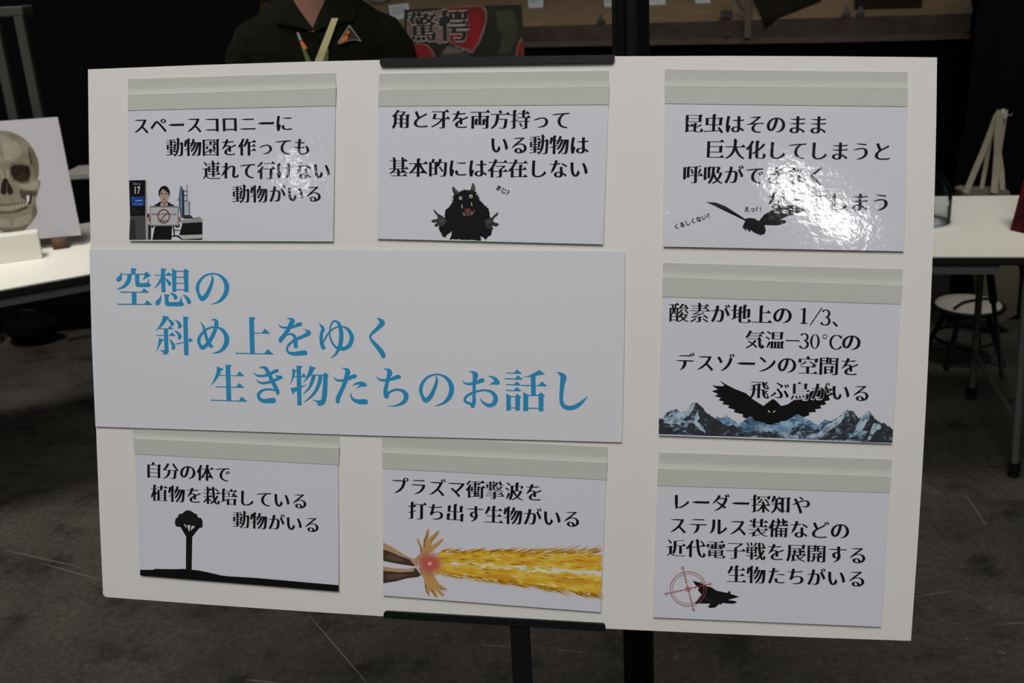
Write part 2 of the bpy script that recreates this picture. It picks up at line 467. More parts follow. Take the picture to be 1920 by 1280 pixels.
def glyph(ch, style):
    k = (ch, style)
    if k in CACHE: return CACHE[k]
    if style == 'digit': polys = hand_digit(ch)
    else:
        src = GLY[ch]; kana = '\u3040' <= ch <= '\u30ff'
        if style == 'mincho':
            per = sum((p[i] - p[i - 1]).length for p in src for i in range(len(p))); t_ = min(1, max(0, (per - 9) / 9))
            a, b = (.033 - .017 * t_, -.022 + .011 * t_) if not kana else (.032, .010 if ch == 'ー' else -.013)
            polys = [serif(taper(offset(p, a, b), kana) if abs(area2(p)) > .045 or ch == 'ー' else offset(p, a * .3, b * .3), 1.15 - .35 * t_) for p in src]
        elif style == 'heavy': polys = [serif(offset(p, .034, .0), .8) for p in src]
        elif style == 'halo': polys = [offset(offset(p, .022, .022), .022, .022) for p in src if area2(p) > 0]
        else: polys = [offset(p, .026, .020) for p in src]
    flat, tris = fill(polys)
    CACHE[k] = (flat, tris)
    return CACHE[k]
def area2(p):
    return sum(p[i - 1].x * p[i].y - p[i].x * p[i - 1].y for i in range(len(p)))
def write(mb, text, L, Rg, n, m, style='mincho', squash=1.0):
    """text whose em boxes run from L to Rg (centre line) on a plane with normal n"""
    ex = Rg - L; em = ex.length / len(text); ex.normalize(); ey = n.cross(ex).normalized()
    for i, ch in enumerate(text):
        if ch == ' ': continue
        wd = 1.0
        flat, tris = glyph(ch, style)
        dx = 0
        if ord(ch) < 128 and style == 'sans':
            mx = max(p.x for p in flat) + min(p.x for p in flat); dx = .5 - mx / 2
        o = L + ex * (i * em)
        vs_ = [o + ex * ((p.x + dx) * em) + ey * ((p.y - .38) * em * squash) for p in flat]
        fs_ = []
        for t in tris:
            a, b, c = [vs_[k] for k in t]
            fs_.append(t if (b - a).cross(c - a).dot(n) > 0 else t[::-1])
        mb.mesh(vs_, fs_, m)

# ------------------------------------------------------------------ pictures printed on the cards
class Pic:
    """flat printed shapes on the plane (o, n); pixel crops are placed by origin and scale"""
    def __init__(s, o, n, ox, oy, sc, base=.00025): s.o, s.n, s.ox, s.oy, s.sc, s.mb, s.base = o, n, ox, oy, sc, MB(), base; s.xmax = 1e9
    def pt(s, x, y, layer):
        return onplane(s.ox + x * s.sc, s.oy + y * s.sc, s.o + s.n * (s.base + .00006 * layer), s.n)
    def poly(s, pts, m, layer=0, jag=0, step=14, seed=1, jy=1e9):
        if not hasattr(m, 'node_tree'): m = ink(m)
        if jag:
            rnd = random.Random(seed); out = []
            n = len(pts)
            for i in range(n):
                a, b = V(pts[i]), V(pts[(i + 1) % n]); d = b - a; k = max(1, int(d.length / step)); nn = V((d.y, -d.x)).normalized() if d.length else V((0, 0))
                if min(a.y, b.y) > jy: k = 1
                for j in range(k):
                    q = a + d * (j / k)
                    if j: q = q + nn * rnd.uniform(-jag, jag) + d.normalized() * rnd.uniform(-.3, .3) * step
                    out.append(tuple(q))
            pts = [(min(x, s.xmax), y) for x, y in out]
        sx = max(abs(x) + abs(y) for x, y in pts)
        ov, tris = fill([[(x / sx, y / sx) for x, y in pts]])
        P = [s.pt(q.x * sx, q.y * sx, layer) for q in ov]
        fs = [t if (P[t[1]] - P[t[0]]).cross(P[t[2]] - P[t[0]]).dot(s.n) > 0 else t[::-1] for t in tris]
        s.mb.mesh(P, fs, m)
    def disc(s, cx, cy, rx, ry, m, layer=0, n=24):
        s.poly([(cx + rx * math.cos(2 * math.pi * k / n), cy + ry * math.sin(2 * math.pi * k / n)) for k in range(n)], m, layer)
    def ring(s, cx, cy, rx, ry, t, m, layer=0, n=48):
        for k in range(n):
            a, b = 2 * math.pi * k / n, 2 * math.pi * (k + 1) / n
            s.poly([(cx + rx * math.cos(a), cy + ry * math.sin(a)), (cx + rx * math.cos(b), cy + ry * math.sin(b)),
                    (cx + (rx - t) * math.cos(b), cy + (ry - t) * math.sin(b)), (cx + (rx - t) * math.cos(a), cy + (ry - t) * math.sin(a))], m, layer)
    def line(s, p, q, t, m, layer=0):
        a, b = V(p), V(q); d = (b - a).normalized(); nn = V((-d.y, d.x)) * t / 2
        s.poly([tuple(a + nn), tuple(b + nn), tuple(b - nn), tuple(a - nn)], m, layer)
    def text(s, t, p, q, m, layer=0, style='sans', squash=1.0):
        write(s.mb, t, s.pt(*p, layer), s.pt(*q, layer), s.n, m if hasattr(m, 'node_tree') else ink(m), style, squash)

def ramp_print(name, stops, scale, detail=6, rough=.6, aniso=(1, 1, 1), coat=1.0, distort=0):
    m = bpy.data.materials.new(name); m.use_nodes = True; nt = m.node_tree; b = nt.nodes['Principled BSDF']
    tc = nt.nodes.new('ShaderNodeTexCoord'); mp = nt.nodes.new('ShaderNodeMapping'); n = nt.nodes.new('ShaderNodeTexNoise'); r = nt.nodes.new('ShaderNodeValToRGB')
    mp.inputs['Scale'].default_value = aniso; n.inputs['Scale'].default_value = scale; n.inputs['Detail'].default_value = detail; n.inputs['Roughness'].default_value = rough
    n.inputs['Distortion'].default_value = distort
    e = r.color_ramp.elements
    while len(e) < len(stops): e.new(.5)
    for k, (p, c) in enumerate(stops): e[k].position = p; e[k].color = lin(*c)
    nt.links.new(tc.outputs['Object'], mp.inputs['Vector']); nt.links.new(mp.outputs['Vector'], n.inputs['Vector'])
    nt.links.new(n.outputs['Fac'], r.inputs['Fac']); nt.links.new(r.outputs['Color'], b.inputs['Base Color'])
    b.inputs['Roughness'].default_value = .5; b.inputs['Coat Weight'].default_value = coat; b.inputs['Coat Roughness'].default_value = .08
    return m

CARDS = {}
BLACK = (16, 17, 20)
def card(key, label, q, lines, style='mincho'):
    """q: UL UR DL DR SL SR BL BR in photo pixels (upper tape, dividing fold, top of the sheet, foot of the sheet)"""
    UL, UR, DL, DR, SL, SR, BL, BR = q
    a, b, c = bp(*SL, .0020), bp(*SR, .0020), bp(*BL, .0048)
    n = (b - a).cross(a - c).normalized()
    if n.dot(BN) < 0: n = -n
    r = thing('paper_card', bp((BL[0] + BR[0]) / 2, (BL[1] + BR[1]) / 2, 0), label, 'card', 'laminated paper cards taped to the board')
    sh = MB(); lift = BN * .0004
    # sheet starts under the lower tape
    tl = a + (a - c).normalized() * .012; tr = b + (a - c).normalized() * .012
    d = onplane(*BR, a, n)
    sh.prism([tl, tr, d, c], -n * .0004, M_paper)
    sheet = sh.build('sheet', r)
    t = MB()
    mx = lambda p_, q_, f: (p_[0] + (q_[0] - p_[0]) * f, p_[1] + (q_[1] - p_[1]) * f)
    prev = None
    rows = [(0, .0010), (.55, .0010), (.7, .0014), (.86, .0028), (1, .0046)]      # the tape bellies out towards the fold
    t.strip([bp(*mx(UL, DL, f), h_) for f, h_ in rows], [bp(*mx(UR, DR, f), h_) for f, h_ in rows], BN * .0005, M_tape2)
    t.build('upper_tape', r)
    t = MB()
    p = [bp(*DL, .0046), bp(*DR, .0046), bp(*SR, .0030), bp(*SL, .0030)]
    t.prism(p, -BN * .0009, M_tape)
    # the folded ridge along its top edge
    t.tube([bp(*DL, .0043), bp(*DR, .0043)], .0005, M_tape, 8); t.build('lower_tape', r)
    tx = MB(); m = ink(BLACK); small = MB(); extra = []
    for ln in lines:
        s, x0, y0, x1, y1 = ln[:5]; sty = ln[5] if len(ln) > 5 else style
        h = a + n * .0006
        if sty == 'outlined':
            write(tx, s, onplane(x0, y0, a + n * .00048, n), onplane(x1, y1, a + n * .00048, n), n, ink((225, 225, 235)), 'halo')
            sty = 'mincho'
        if sty == 'sans' and len(s) > 2: small = MB(); extra.append(small)
        elif sty == 'sans' and s == 'えっ': small = MB(); extra.append(small)
        write(small if sty == 'sans' else tx, s, onplane(x0, y0, h, n), onplane(x1, y1, h, n), n, m, sty)
    tx.build('lettering', r)
    for e_ in extra: e_.build('speech_caption', r)
    CARDS[key] = (r, a, n)
    return r

card('gate', 'laminated card at top left of the board showing a woman at Gate 17',
     [(239.6, 148), (629.7, 136.5), (239.6, 178.5), (629.7, 166), (239.6, 207), (629, 198), (241.7, 451.5), (624.5, 452.5)],
     [('スペースコロニーに', 247.6, 235.5, 549.5, 230), ('動物園を作っても', 311, 276.5, 583, 274.5), ('連れて行けない', 379, 319.5, 620.5, 319.5), ('動物がいる', 435, 364, 605, 362.5)])
card('monster', 'laminated card in the middle of the top row showing a black horned monster',
     [(711, 138), (1142, 132.5), (709.7, 170), (1142, 163), (709, 199), (1141, 196), (706.6, 447.5), (1130.6, 458)],
     [('角と牙を両方持って', 733, 223, 1070.6, 224.5), ('いる動物は', 917.5, 271, 1105, 272), ('基本的には存在しない', 729, 314, 1104, 316.5), ('まじ？', 930.3, 349.5, 959, 365, 'sans')])
card('insect', 'laminated card at top right of the board with a glaring lamp reflection and a moth',
     [(1246.5, 130), (1702, 135), (1246.5, 162), (1702, 165.5), (1247, 194), (1701.5, 199.6), (1243.5, 462), (1694.4, 471)],
     [('昆虫はそのまま', 1281, 231, 1553.6, 234), ('巨大化してしまうと', 1320.5, 279.5, 1674, 284), ('呼吸ができなく', 1279.4, 326, 1552, 330), ('なってしまう', 1436, 376, 1671, 379.5),
      ('えっ', 1395, 392, 1417, 392, 'sans'), ('?', 1413.5, 391.5, 1424.5, 391.5, 'sans'), ('!', 1420.5, 391.5, 1431.5, 391.5, 'sans'), ('くるしくない？', 1263.5, 426, 1336, 402, 'sans')])
card('bird', 'laminated card second down the right side showing a black bird over snowy mountains',
     [(1243, 492.4), (1692.5, 504.6), (1242.5, 520.5), (1691.6, 536), (1241.7, 556), (1688.8, 570), (1235, 816), (1673, 831.5)],
     [('酸素が地上の', 1254, 585.5, 1487, 591), ('1', 1488, 592.5, 1527, 593.5, 'digit'), ('/', 1511, 593.5, 1548, 594.5, 'digit'), ('3', 1530, 595, 1568, 596, 'digit'), ('、', 1559, 596.5, 1596, 597.5),
      ('気温', 1396, 635.5, 1471.5, 638), ('−', 1467, 638, 1506, 639, 'digit'), ('3', 1490, 639, 1527, 640, 'digit'), ('0', 1510, 640, 1546, 641, 'digit'), ('°', 1537, 640.5, 1574, 641.5, 'digit'), ('C', 1548, 641.5, 1585, 642.5, 'digit'), ('の', 1577, 640, 1616, 642),
      ('デスゾーンの空間を', 1265, 677.5, 1613, 687.5), ('飛ぶ', 1405, 729.5, 1481, 732), ('鳥が', 1481, 732, 1557, 734, 'outlined'), ('いる', 1557, 734.5, 1633, 737)])
card('radar', 'laminated card at bottom right of the board showing a jet in red crosshairs',
     [(1236.6, 848), (1672, 861), (1234, 878.7), (1671, 894), (1232.6, 910), (1668, 923.5), (1224.4, 1157), (1652, 1175)],
     [('レーダー探知や', 1258, 940, 1521, 947), ('ステルス装備などの', 1252, 983.5, 1594.5, 995), ('近代電子戦を展開する', 1249, 1026.5, 1627, 1041), ('生物たちがいる', 1362, 1075.5, 1625, 1085)])
card('plasma', 'laminated card in the middle of the bottom row showing hands shooting yellow fire',
     [(716, 818), (1139.4, 838), (716, 848.4), (1138.4, 868), (717, 878), (1137, 899.4), (717.5, 1116), (1126, 1147.5)],
     [('プラズマ衝撃波を', 730, 909.5, 1019, 923.5), ('打ち出す生物がいる', 764, 956.5, 1090, 973)])
card('plant', 'laminated card at bottom left of the board showing a black tree on dark ground',
     [(249, 801.5), (635.8, 814.6), (249.7, 822), (635.8, 840.6), (251.6, 850.7), (634.7, 871.5), (262.6, 1078.4), (635, 1108.5)],
     [('自分の体で', 272, 880, 433, 889), ('植物を栽培している', 282.5, 923.5, 578, 939.5), ('動物がいる', 435.6, 973, 601, 984)])

# title sheet
r = thing('title_sheet', bp(670, 812), 'wide pale title sheet with large blue Japanese lettering across the board', 'paper sheet')
s = MB(); tp = [bp(*p, .0042) for p in ((167.5, 468), (660, 468.5), (1171.5, 471), (1170, 650), (1166, 829), (670, 815.5), (179, 799.5), (172, 640))]
s.prism(tp, -BN * .0004, M_sheet); s.build('sheet', r)
M_blue = mat('blue_title_ink', (50, 150, 200), .6, .15)
t = MB()
# title lettering: every stroke of the 18 characters with its own swelling width
TITLE = [
 (205, 490, .125, [
  ('v', 357, 98, 360, 190, 66, 1), ('s', 1, (180,146,5), (174,200,26), (156,250,66), (138,268,72)), ('b', 190, 192, 545, 190, 14),
  ('p', (522,184), (555,150), (627,212), (605,218), (500,278), (525,225)), ('s', 0, (300,195,60), (298,250,62), (270,320,58), (215,375,42), (160,402,24), (112,415,6)),
  ('c', (388,195), (447,195), (447,195), (447,300), (460,322), (545,322), (568,310), (590,245), (590,245), (594,318), (620,340), (616,364), (580,380), (430,380), (400,364), (388,325)),
  ('h', 162, 456, 590, 461, 16, 520, 402, 478), ('v', 368, 460, 372, 645, 68, 0), ('h', 120, 638, 637, 645, 16, 567, 582, 522),
  ('v', 803, 102, 811, 455, 60, 1), ('h', 680, 205, 942, 208, 14, 885, 160, 848), ('s', 0, (795,212,30), (772,275,40), (735,335,30), (672,406,6)), ('s', 1, (836,252,5), (870,288,38), (902,325,48), (902,340,46)),
  ('p', (938,100), (1003,140), (1003,455), (945,455)), ('p', (1113,136), (1140,102), (1197,145), (1182,166), (1186,455), (1125,455)),
  ('b', 1000, 145, 1118, 146, 15), ('b', 1000, 235, 1120, 235, 13), ('b', 1000, 326, 1124, 326, 12), ('b', 1000, 422, 1126, 422, 12),
  ('s', 1, (775,495,5), (766,550,28), (738,598,64), (720,622,64)),
  ('c', (823,488), (823,488), (905,502), (905,515), (888,525), (890,590), (905,608), (1030,606), (1056,580), (1082,510), (1082,510), (1092,598), (1118,630), (1110,656), (1070,672), (880,668), (846,655), (832,625), (830,540)),
  ('s', 1, (908,466,5), (965,500,44), (996,535,54), (990,550,48)), ('s', 1, (1104,490,5), (1160,545,50), (1196,600,60), (1192,612,56)),
  ('s', 0, (1532,200,12), (1548,265,36), (1520,370,50), (1465,490,62), (1412,550,70), (1378,552,66), (1345,500,46), (1320,410,50), (1340,320,46), (1410,230,34), (1500,188,24), (1590,185,22), (1680,225,42), (1745,310,64), (1762,400,72), (1735,500,66), (1670,580,44), (1600,620,22), (1526,641,6))]),
 (285, 580, .125, [
  ('c', (165,90), (165,90), (245,108), (257,120), (238,132), (228,150), (150,252), (52,328), (52,328), (110,240), (150,160)), ('s', 1, (226,138,6), (270,170,40), (302,205,54), (300,228,46)),
  ('h', 116, 285, 318, 292, 12, 268, 245, 232), ('h', 62, 385, 350, 393, 14, 298, 342, 262), ('v', 207, 288, 217, 620, 61, 0), ('c', (187,598), (187,598), (248,600), (248,600), (246,638), (225,666), (175,676), (166,645), (110,603), (110,603), (170,612)),
  ('c', (103,428), (103,428), (180,452), (174,462), (152,472), (110,550), (64,630), (64,630), (92,520)), ('s', 1, (260,438,5), (300,500,42), (325,552,48), (316,580,46)),
  ('s', 1, (343,153,5), (395,195,40), (420,238,48), (408,262,44)), ('s', 1, (336,316,5), (385,350,40), (416,395,48), (408,425,44)), ('b', 355, 516, 600, 470, 14), ('p', (540,478), (568,418), (616,466), (545,490)), ('v', 500, 105, 515, 682, 66, 1),
  ('s', 1, (720,186,5), (765,240,28), (790,320,42), (815,420,46), (855,510,56), (888,550,54)),
  ('s', 0, (886,156,6), (935,152,28), (966,190,60), (955,270,56), (915,380,56), (850,490,60), (790,555,56), (748,568,64), (718,530,46), (702,480,50), (715,410,46), (790,315,30), (880,270,28), (980,268,24), (1060,310,50), (1110,390,68), (1122,470,76), (1080,570,62), (1010,630,36), (900,660,6)),
  ('v', 1492, 112, 1505, 658, 72, 1), ('h', 1525, 352, 1770, 356, 12, 1692, 288, 1642), ('h', 1252, 655, 1818, 668, 16, 1735, 595, 1685)]),
 (510, 580, .125, [
  ('s', 1, (93,222,5), (140,262,26), (220,272,34), (320,258,42), (395,226,58), (424,219,58)), ('s', 1, (220,130,6), (268,138,30), (305,170,74), (270,245,66), (235,310,62), (185,385,64), (136,445,68), (128,468,60)),
  ('s', 1, (170,425,8), (225,378,24), (290,368,30), (335,400,48), (352,470,58), (356,552,60)),
  ('s', 1, (466,295,6), (515,312,24), (548,352,74), (480,395,52), (400,430,46), (320,470,40), (250,530,36), (224,590,32), (250,645,38), (330,662,58), (420,655,70), (478,650,78), (494,652,74)),
  ('s', 1, (698,210,5), (740,245,36), (766,298,54), (742,360,46), (738,450,56), (755,540,60), (772,575,56)),
  ('s', 0, (762,500,10), (790,450,26), (830,375,26), (900,300,24), (980,262,22), (1060,258,22), (1130,290,44), (1180,360,58), (1197,430,66), (1170,520,64), (1110,575,58), (1040,585,56), (960,565,36), (900,490,32), (872,410,26), (865,330,20), (880,240,24), (920,180,26), (960,175,30), (1010,225,52), (1035,330,62), (1038,430,66), (1020,540,60), (980,630,44), (935,690,26), (880,726,6)),
  ('s', 1, (1570,128,5), (1618,155,48), (1652,200,80), (1600,265,62), (1530,330,46), (1480,385,34), (1475,430,34), (1520,490,50), (1590,570,66), (1650,650,76), (1668,694,72))]),
 (385, 670, .125, [
  ('c', (172,133), (172,133), (270,170), (262,182), (243,190), (215,255), (165,335), (80,427), (80,427), (140,300), (170,200)), ('h', 200, 265, 585, 276, 14, 510, 208, 468), ('h', 152, 437, 580, 449, 16, 505, 385, 462), ('h', 82, 638, 625, 657, 16, 547, 588, 500), ('v', 338, 105, 352, 645, 70, 1),
  ('s', 1, (720,228,5), (770,265,26), (850,275,34), (940,258,42), (1030,212,50), (1078,194,46)), ('s', 1, (760,328,5), (810,372,28), (880,382,36), (970,365,40), (1060,330,46), (1118,300,54), (1130,296,52)), ('p', (1048,256), (1078,306), (1130,300), (1140,274), (1100,272)),
  ('s', 1, (804,157,5), (855,146,28), (908,165,56), (950,240,56), (1000,345,58), (1050,440,60), (1080,500,56), (1084,536,46)), ('s', 1, (1075,505,10), (1010,482,26), (920,475,28), (840,500,38), (795,555,46), (815,620,50), (890,652,60), (970,645,74), (1018,642,78)),
  ('v', 1400, 120, 1412, 718, 66, 1), ('c', (1300,166), (1300,166), (1370,192), (1365,206), (1350,220), (1330,300), (1270,410), (1270,410), (1302,280)), ('h', 1335, 285, 1515, 292, 14, 1472, 235, 1440), ('p', (1275,460), (1385,438), (1385,490), (1325,527), (1318,552), (1308,548)), ('p', (1435,428), (1522,402), (1435,458)),
  ('c', (1557,124), (1557,124), (1650,150), (1650,165), (1628,182), (1585,262), (1466,384), (1466,384), (1515,290), (1550,200)), ('b', 1578, 262, 1790, 262, 14), ('s', 0, (1628,262,60), (1605,350,52), (1560,450,36), (1466,549,6)), ('s', 0, (1728,262,58), (1710,370,56), (1660,490,46), (1580,590,30), (1473,674,6)),
  ('c', (1762,258), (1762,258), (1798,222), (1798,222), (1850,268), (1834,295), (1828,480), (1816,600), (1795,672), (1758,712), (1692,720), (1680,690), (1650,655), (1595,632), (1595,632), (1715,642), (1742,612), (1755,500), (1768,300))]),
 (610, 675, .125, [
  ('s', 1, (118,248,5), (165,295,28), (240,305,36), (330,285,46), (408,248,60), (442,240,60)), ('s', 1, (246,118,5), (295,130,32), (336,168,76), (315,260,66), (280,370,62), (225,490,60), (190,570,68), (186,616,60)),
  ('c', (402,382), (402,382), (450,340), (520,320), (580,328), (620,362), (608,394), (560,394), (510,405), (464,432), (464,432), (490,395), (522,365), (522,365), (460,368)), ('s', 1, (385,484,5), (388,540,26), (430,598,46), (510,622,70), (580,622,80), (602,626,78)),
  ('s', 1, (763,240,5), (810,288,28), (890,300,36), (990,282,46), (1068,254,62), (1106,250,60)), ('s', 1, (870,130,5), (925,138,30), (964,178,78), (945,260,60), (920,360,56), (902,460,62), (908,515,76), (918,540,70)),
  ('s', 0, (915,535,50), (958,480,34), (1040,445,34), (1120,445,36), (1185,480,60), (1212,540,74), (1190,610,62), (1120,660,40), (1030,685,18), (936,688,5)),
  ('s', 0, (1655,232,12), (1672,300,38), (1642,408,52), (1584,533,64), (1528,592,72), (1490,594,68), (1455,540,48), (1430,448,52), (1450,356,48), (1523,262,36), (1618,219,25), (1712,216,24), (1806,257,44), (1876,346,66), (1894,440,74), (1866,542,68), (1796,625,46), (1720,664,24), (1648,686,6))]),
 (860, 680, .13542, [
  ('s', 1, (48,243,5), (95,285,26), (170,290,38), (260,268,46), (306,246,58), (332,241,56)), ('s', 1, (138,118,5), (186,127,28), (230,165,78), (220,240,56), (214,340,44), (212,450,46), (213,530,54), (195,594,60)),
  ('s', 0, (200,590,50), (160,565,36), (100,540,36), (85,510,40), (110,460,36), (180,420,34), (270,390,30), (370,378,28), (450,400,40), (500,450,58), (512,500,66), (490,560,62), (430,590,52), (370,570,42), (320,530,22), (297,486,6)),
  ('c', (401,182), (401,182), (460,180), (520,205), (560,245), (566,285), (545,303), (480,298), (416,304), (416,304), (460,275), (494,250), (494,250), (460,212)),
  ('h', 658, 138, 872, 148, 13, 808, 93, 765), ('h', 638, 216, 884, 228, 16, 820, 173, 778), ('h', 656, 298, 862, 308, 15, 803, 255, 768), ('h', 658, 377, 864, 387, 15, 805, 335, 766),
  ('p', (658,422), (722,458), (722,655), (660,660)), ('p', (782,458), (812,427), (865,470), (849,490), (848,655), (785,658)), ('b', 720, 466, 786, 466, 13), ('b', 720, 622, 788, 622, 13),
  ('c', (868,196), (868,196), (960,180), (1050,135), (1118,97), (1118,97), (1192,158), (1150,162), (1060,182), (970,195)), ('v', 1030, 178, 1035, 450, 66, 0), ('h', 870, 310, 1220, 319, 16, 1152, 257, 1105),
  ('p', (894,402), (962,440), (962,662), (894,668)), ('p', (1104,440), (1136,405), (1195,452), (1173,475), (1174,666), (1108,670)), ('b', 960, 449, 1110, 449, 14), ('b', 960, 626, 1110, 628, 14),
  ('s', 0, (1358,132,5), (1408,150,42), (1450,198,84), (1435,290,66), (1425,400,56), (1420,500,52), (1440,580,58), (1500,620,60), (1580,618,60), (1660,580,54), (1730,520,32), (1781,470,6))])]
def catmull(P, closed=False, k=5):
    n = len(P); out = []
    for i in range(n if closed else n - 1):
        p0, p1, p2, p3 = [P[j % n] if closed else P[max(0, min(n - 1, j))] for j in (i - 1, i, i + 1, i + 2)]
        for j in range(k):
            t = j / k; out.append(tuple(.5 * (2 * b + (c - a) * t + (2 * a - 5 * b + 4 * c - d) * t * t + (3 * b - a - 3 * c + d) * t ** 3) for a, b, c, d in zip(p0, p1, p2, p3)))
    if not closed: out.append(tuple(P[-1]))
    return out
def title_stroke(p, s, lay, m):
    k = s[0]
    if k == 'p': p.poly(list(s[1:]), m, lay)
    elif k == 'c':                                    # smooth outline; a doubled point is a corner
        pts = []; raw = list(s[1:]); n = len(raw); i = 0; runs = [[]]
        first = next((i for i in range(n) if raw[i] == raw[(i + 1) % n]), None)
        raw = raw[first + 1:] + raw[:first + 1]
        cur = [raw[0]]
        for q in raw[1:]:
            if q == cur[-1]:
                pts += catmull(cur)[:-1] if len(cur) > 1 else []; cur = [q]
            else: cur.append(q)
        pts += catmull(cur)[:-1] if len(cur) > 1 else []
        if (V(cur[-1]) - V(raw[0])).length > .5: pts.append(cur[-1])
        p.poly(pts, m, lay)
    elif k == 'b': p.line((s[1], s[2]), (s[3], s[4]), s[5], m, lay)
    elif k == 'h':
        _, x0, y0, x1, y1, t, px_, py_, fx = s; f = lambda x: y0 + (y1 - y0) * (x - x0) / (x1 - x0)
        p.poly([(x0 - 2, y0 - t * .6), (x0 + 12, y0 - t * .4), (fx, f(fx) - t * .4), (px_ - 4, py_ + 2), (px_ + 5, py_ + 1), (x1, y1 - 3), (x1 - 4, y1 + t * .35), (x0 + 2, y0 + t * .55)], m, lay)
    elif k == 'v':
        _, x0, y0, x1, y1, wd, head = s; h_ = wd / 2
        pts = [(x0 - h_, y0)] + ([(x0 + h_ + 16, y0 + 8), (x0 + h_ + 22, y0 + 16), (x0 + h_ + 12, y0 + 27), (x0 + h_, y0 + 40)] if head else [(x0 + h_, y0)]) + [(x1 + h_, y1 - 4), (x1 + h_ - 6, y1 + 2), (x1 - h_ + 6, y1 + 2), (x1 - h_, y1 - 4)]
        p.poly(pts, m, lay)
    else:
        q = catmull(list(s[2:])); n = len(q); P = [V(a[:2]) for a in q]; L_, R_ = [], []
        for i in range(n):
            d = (P[min(i + 1, n - 1)] - P[max(i - 1, 0)]).normalized(); nn = V((-d.y, d.x)) * q[i][2] / 2; L_.append(P[i] + nn); R_.append(P[i] - nn)
        loops = []
        for i in range(n - 1):
            l = [L_[i], L_[i + 1], R_[i + 1], R_[i]]
            if area2(l) < 0: l = l[::-1]
            loops.append([(v.x / 1000, v.y / 1000) for v in l])
        if s[1]:
            r_ = q[-1][2] / 2; loops.append([((P[-1].x + r_ * math.cos(math.pi * j / 10)) / 1000, (P[-1].y + r_ * math.sin(math.pi * j / 10)) / 1000) for j in range(20)])
        ov, tris = fill(loops); vs_ = [p.pt(v.x * 1000, v.y * 1000, lay) for v in ov]
        p.mb.mesh(vs_, [f if (vs_[f[1]] - vs_[f[0]]).cross(vs_[f[2]] - vs_[f[0]]).dot(p.n) > 0 else f[::-1] for f in tris], m)
for ox, oy, sc_, strokes in TITLE:
    p = Pic(BO + BN * .0042, BN, ox, oy, sc_, .0003)
    for i_, s_ in enumerate(strokes): title_stroke(p, s_, (i_ % 10) * .7, M_blue)
    b_ = len(t.v); t.v += p.mb.v; t.f += [tuple(b_ + i for i in f) for f in p.mb.f]; t.m += [t.mi(M_blue)] * len(p.mb.f); t.smooth += p.mb.smooth
t.build('lettering', r)

# --- gate picture
r, a, n = CARDS['gate']; p = Pic(a, n, 240, 335, .09766)
p.poly([(20, 32), (332, 25), (334, 710), (40, 717)], (20, 20, 22)); p.poly([(40, 717), (334, 708), (345, 1172), (20, 1172)], (78, 77, 76))
p.poly([(50, 790), (130, 778), (150, 1170), (40, 1170)], (56, 53, 50), 1); p.poly([(332, 25), (352, 25), (385, 1172), (350, 1172)], (165, 152, 145))
p.poly([(62, 345), (312, 340), (312, 520), (72, 526)], (34, 72, 150), 1)
p.poly([(140, 408), (265, 405), (265, 432), (140, 436)], (120, 160, 210), 2); p.poly([(84, 368), (115, 368), (115, 382), (84, 382)], (110, 150, 200), 2)
p.poly([(95, 482), (175, 479), (175, 494), (95, 497)], (100, 140, 200), 2); p.poly([(208, 480), (270, 477), (270, 493), (208, 496)], (150, 150, 190), 2)
for k in range(5): p.poly([(84, 575 + k * 20), (150 + 50 * (k > 1), 573 + k * 20), (150 + 50 * (k > 1), 580 + k * 20), (84, 583 + k * 20)], (52, 52, 54), 1)
for k, ch in enumerate('Gate'): p.text(ch, (122 + k * 34 - 30, 92), (122 + k * 34 + 30, 92), (150, 150, 150), 1)
for k, ch in enumerate('17'): p.text(ch, (138 + k * 70 - 58, 210), (138 + k * 70 + 58, 210), (225, 225, 225), 1, 'sans', 1.5)
p.poly([(385, 840), (445, 960), (440, 1170), (388, 1170)], (42, 46, 47)); p.poly([(370, 668), (410, 668), (405, 740), (372, 740)], (40, 40, 44))
p.poly([(1000, 150), (1035, 138), (1075, 250), (1080, 600), (1095, 755), (1010, 745), (975, 500), (980, 430), (948, 410), (975, 370), (985, 240)], (82, 112, 138))
p.poly([(1042, 170), (1078, 250), (1088, 756), (1050, 752)], (44, 54, 64), 1); p.poly([(1010, 160), (1022, 155), (1035, 560), (1012, 560)], (120, 150, 175), 1)
for y in (236, 318, 425): p.poly([(1050, y - 8), (1140, y - 6), (1140, y + 8), (1050, y + 8)], (48, 56, 64), 2)
p.poly([(1116, 140), (1132, 78), (1150, 140), (1162, 440), (1190, 440), (1186, 690), (1108, 690)], (192, 196, 200), 1)
p.poly([(1160, 430), (1190, 440), (1190, 690), (1168, 690)], (112, 122, 128), 2); p.poly([(1116, 150), (1130, 100), (1132, 400), (1118, 690), (1108, 690)], (140, 150, 160), 2)
p.poly([(1060, 765), (1090, 700), (1190, 692), (1250, 745), (1262, 768)], (52, 57, 62), 2); p.poly([(1250, 752), (1380, 730), (1405, 772), (1260, 778)], (140, 150, 156), 1)
p.poly([(1010, 790), (1428, 770), (1428, 838), (1020, 855)], (158, 158, 156), 1); p.poly([(1045, 855), (1428, 832), (1428, 1068), (982, 1084)], (22, 24, 26), 2)
p.poly([(985, 1084), (1428, 1064), (1428, 1142), (1052, 1162)], (192, 192, 186), 2); p.poly([(1042, 1162), (1428, 1142), (1428, 1172), (1042, 1174)], (40, 42, 42), 2)
p.poly([(820, 1088), (960, 1084), (1052, 1160), (1030, 1172), (940, 1112), (820, 1112)], (30, 30, 32), 3); p.poly([(852, 905), (880, 905), (905, 1092), (880, 1096)], (38, 38, 42), 2)
p.poly([(888, 975), (1002, 985), (1002, 1002), (888, 996)], (60, 62, 64), 1)
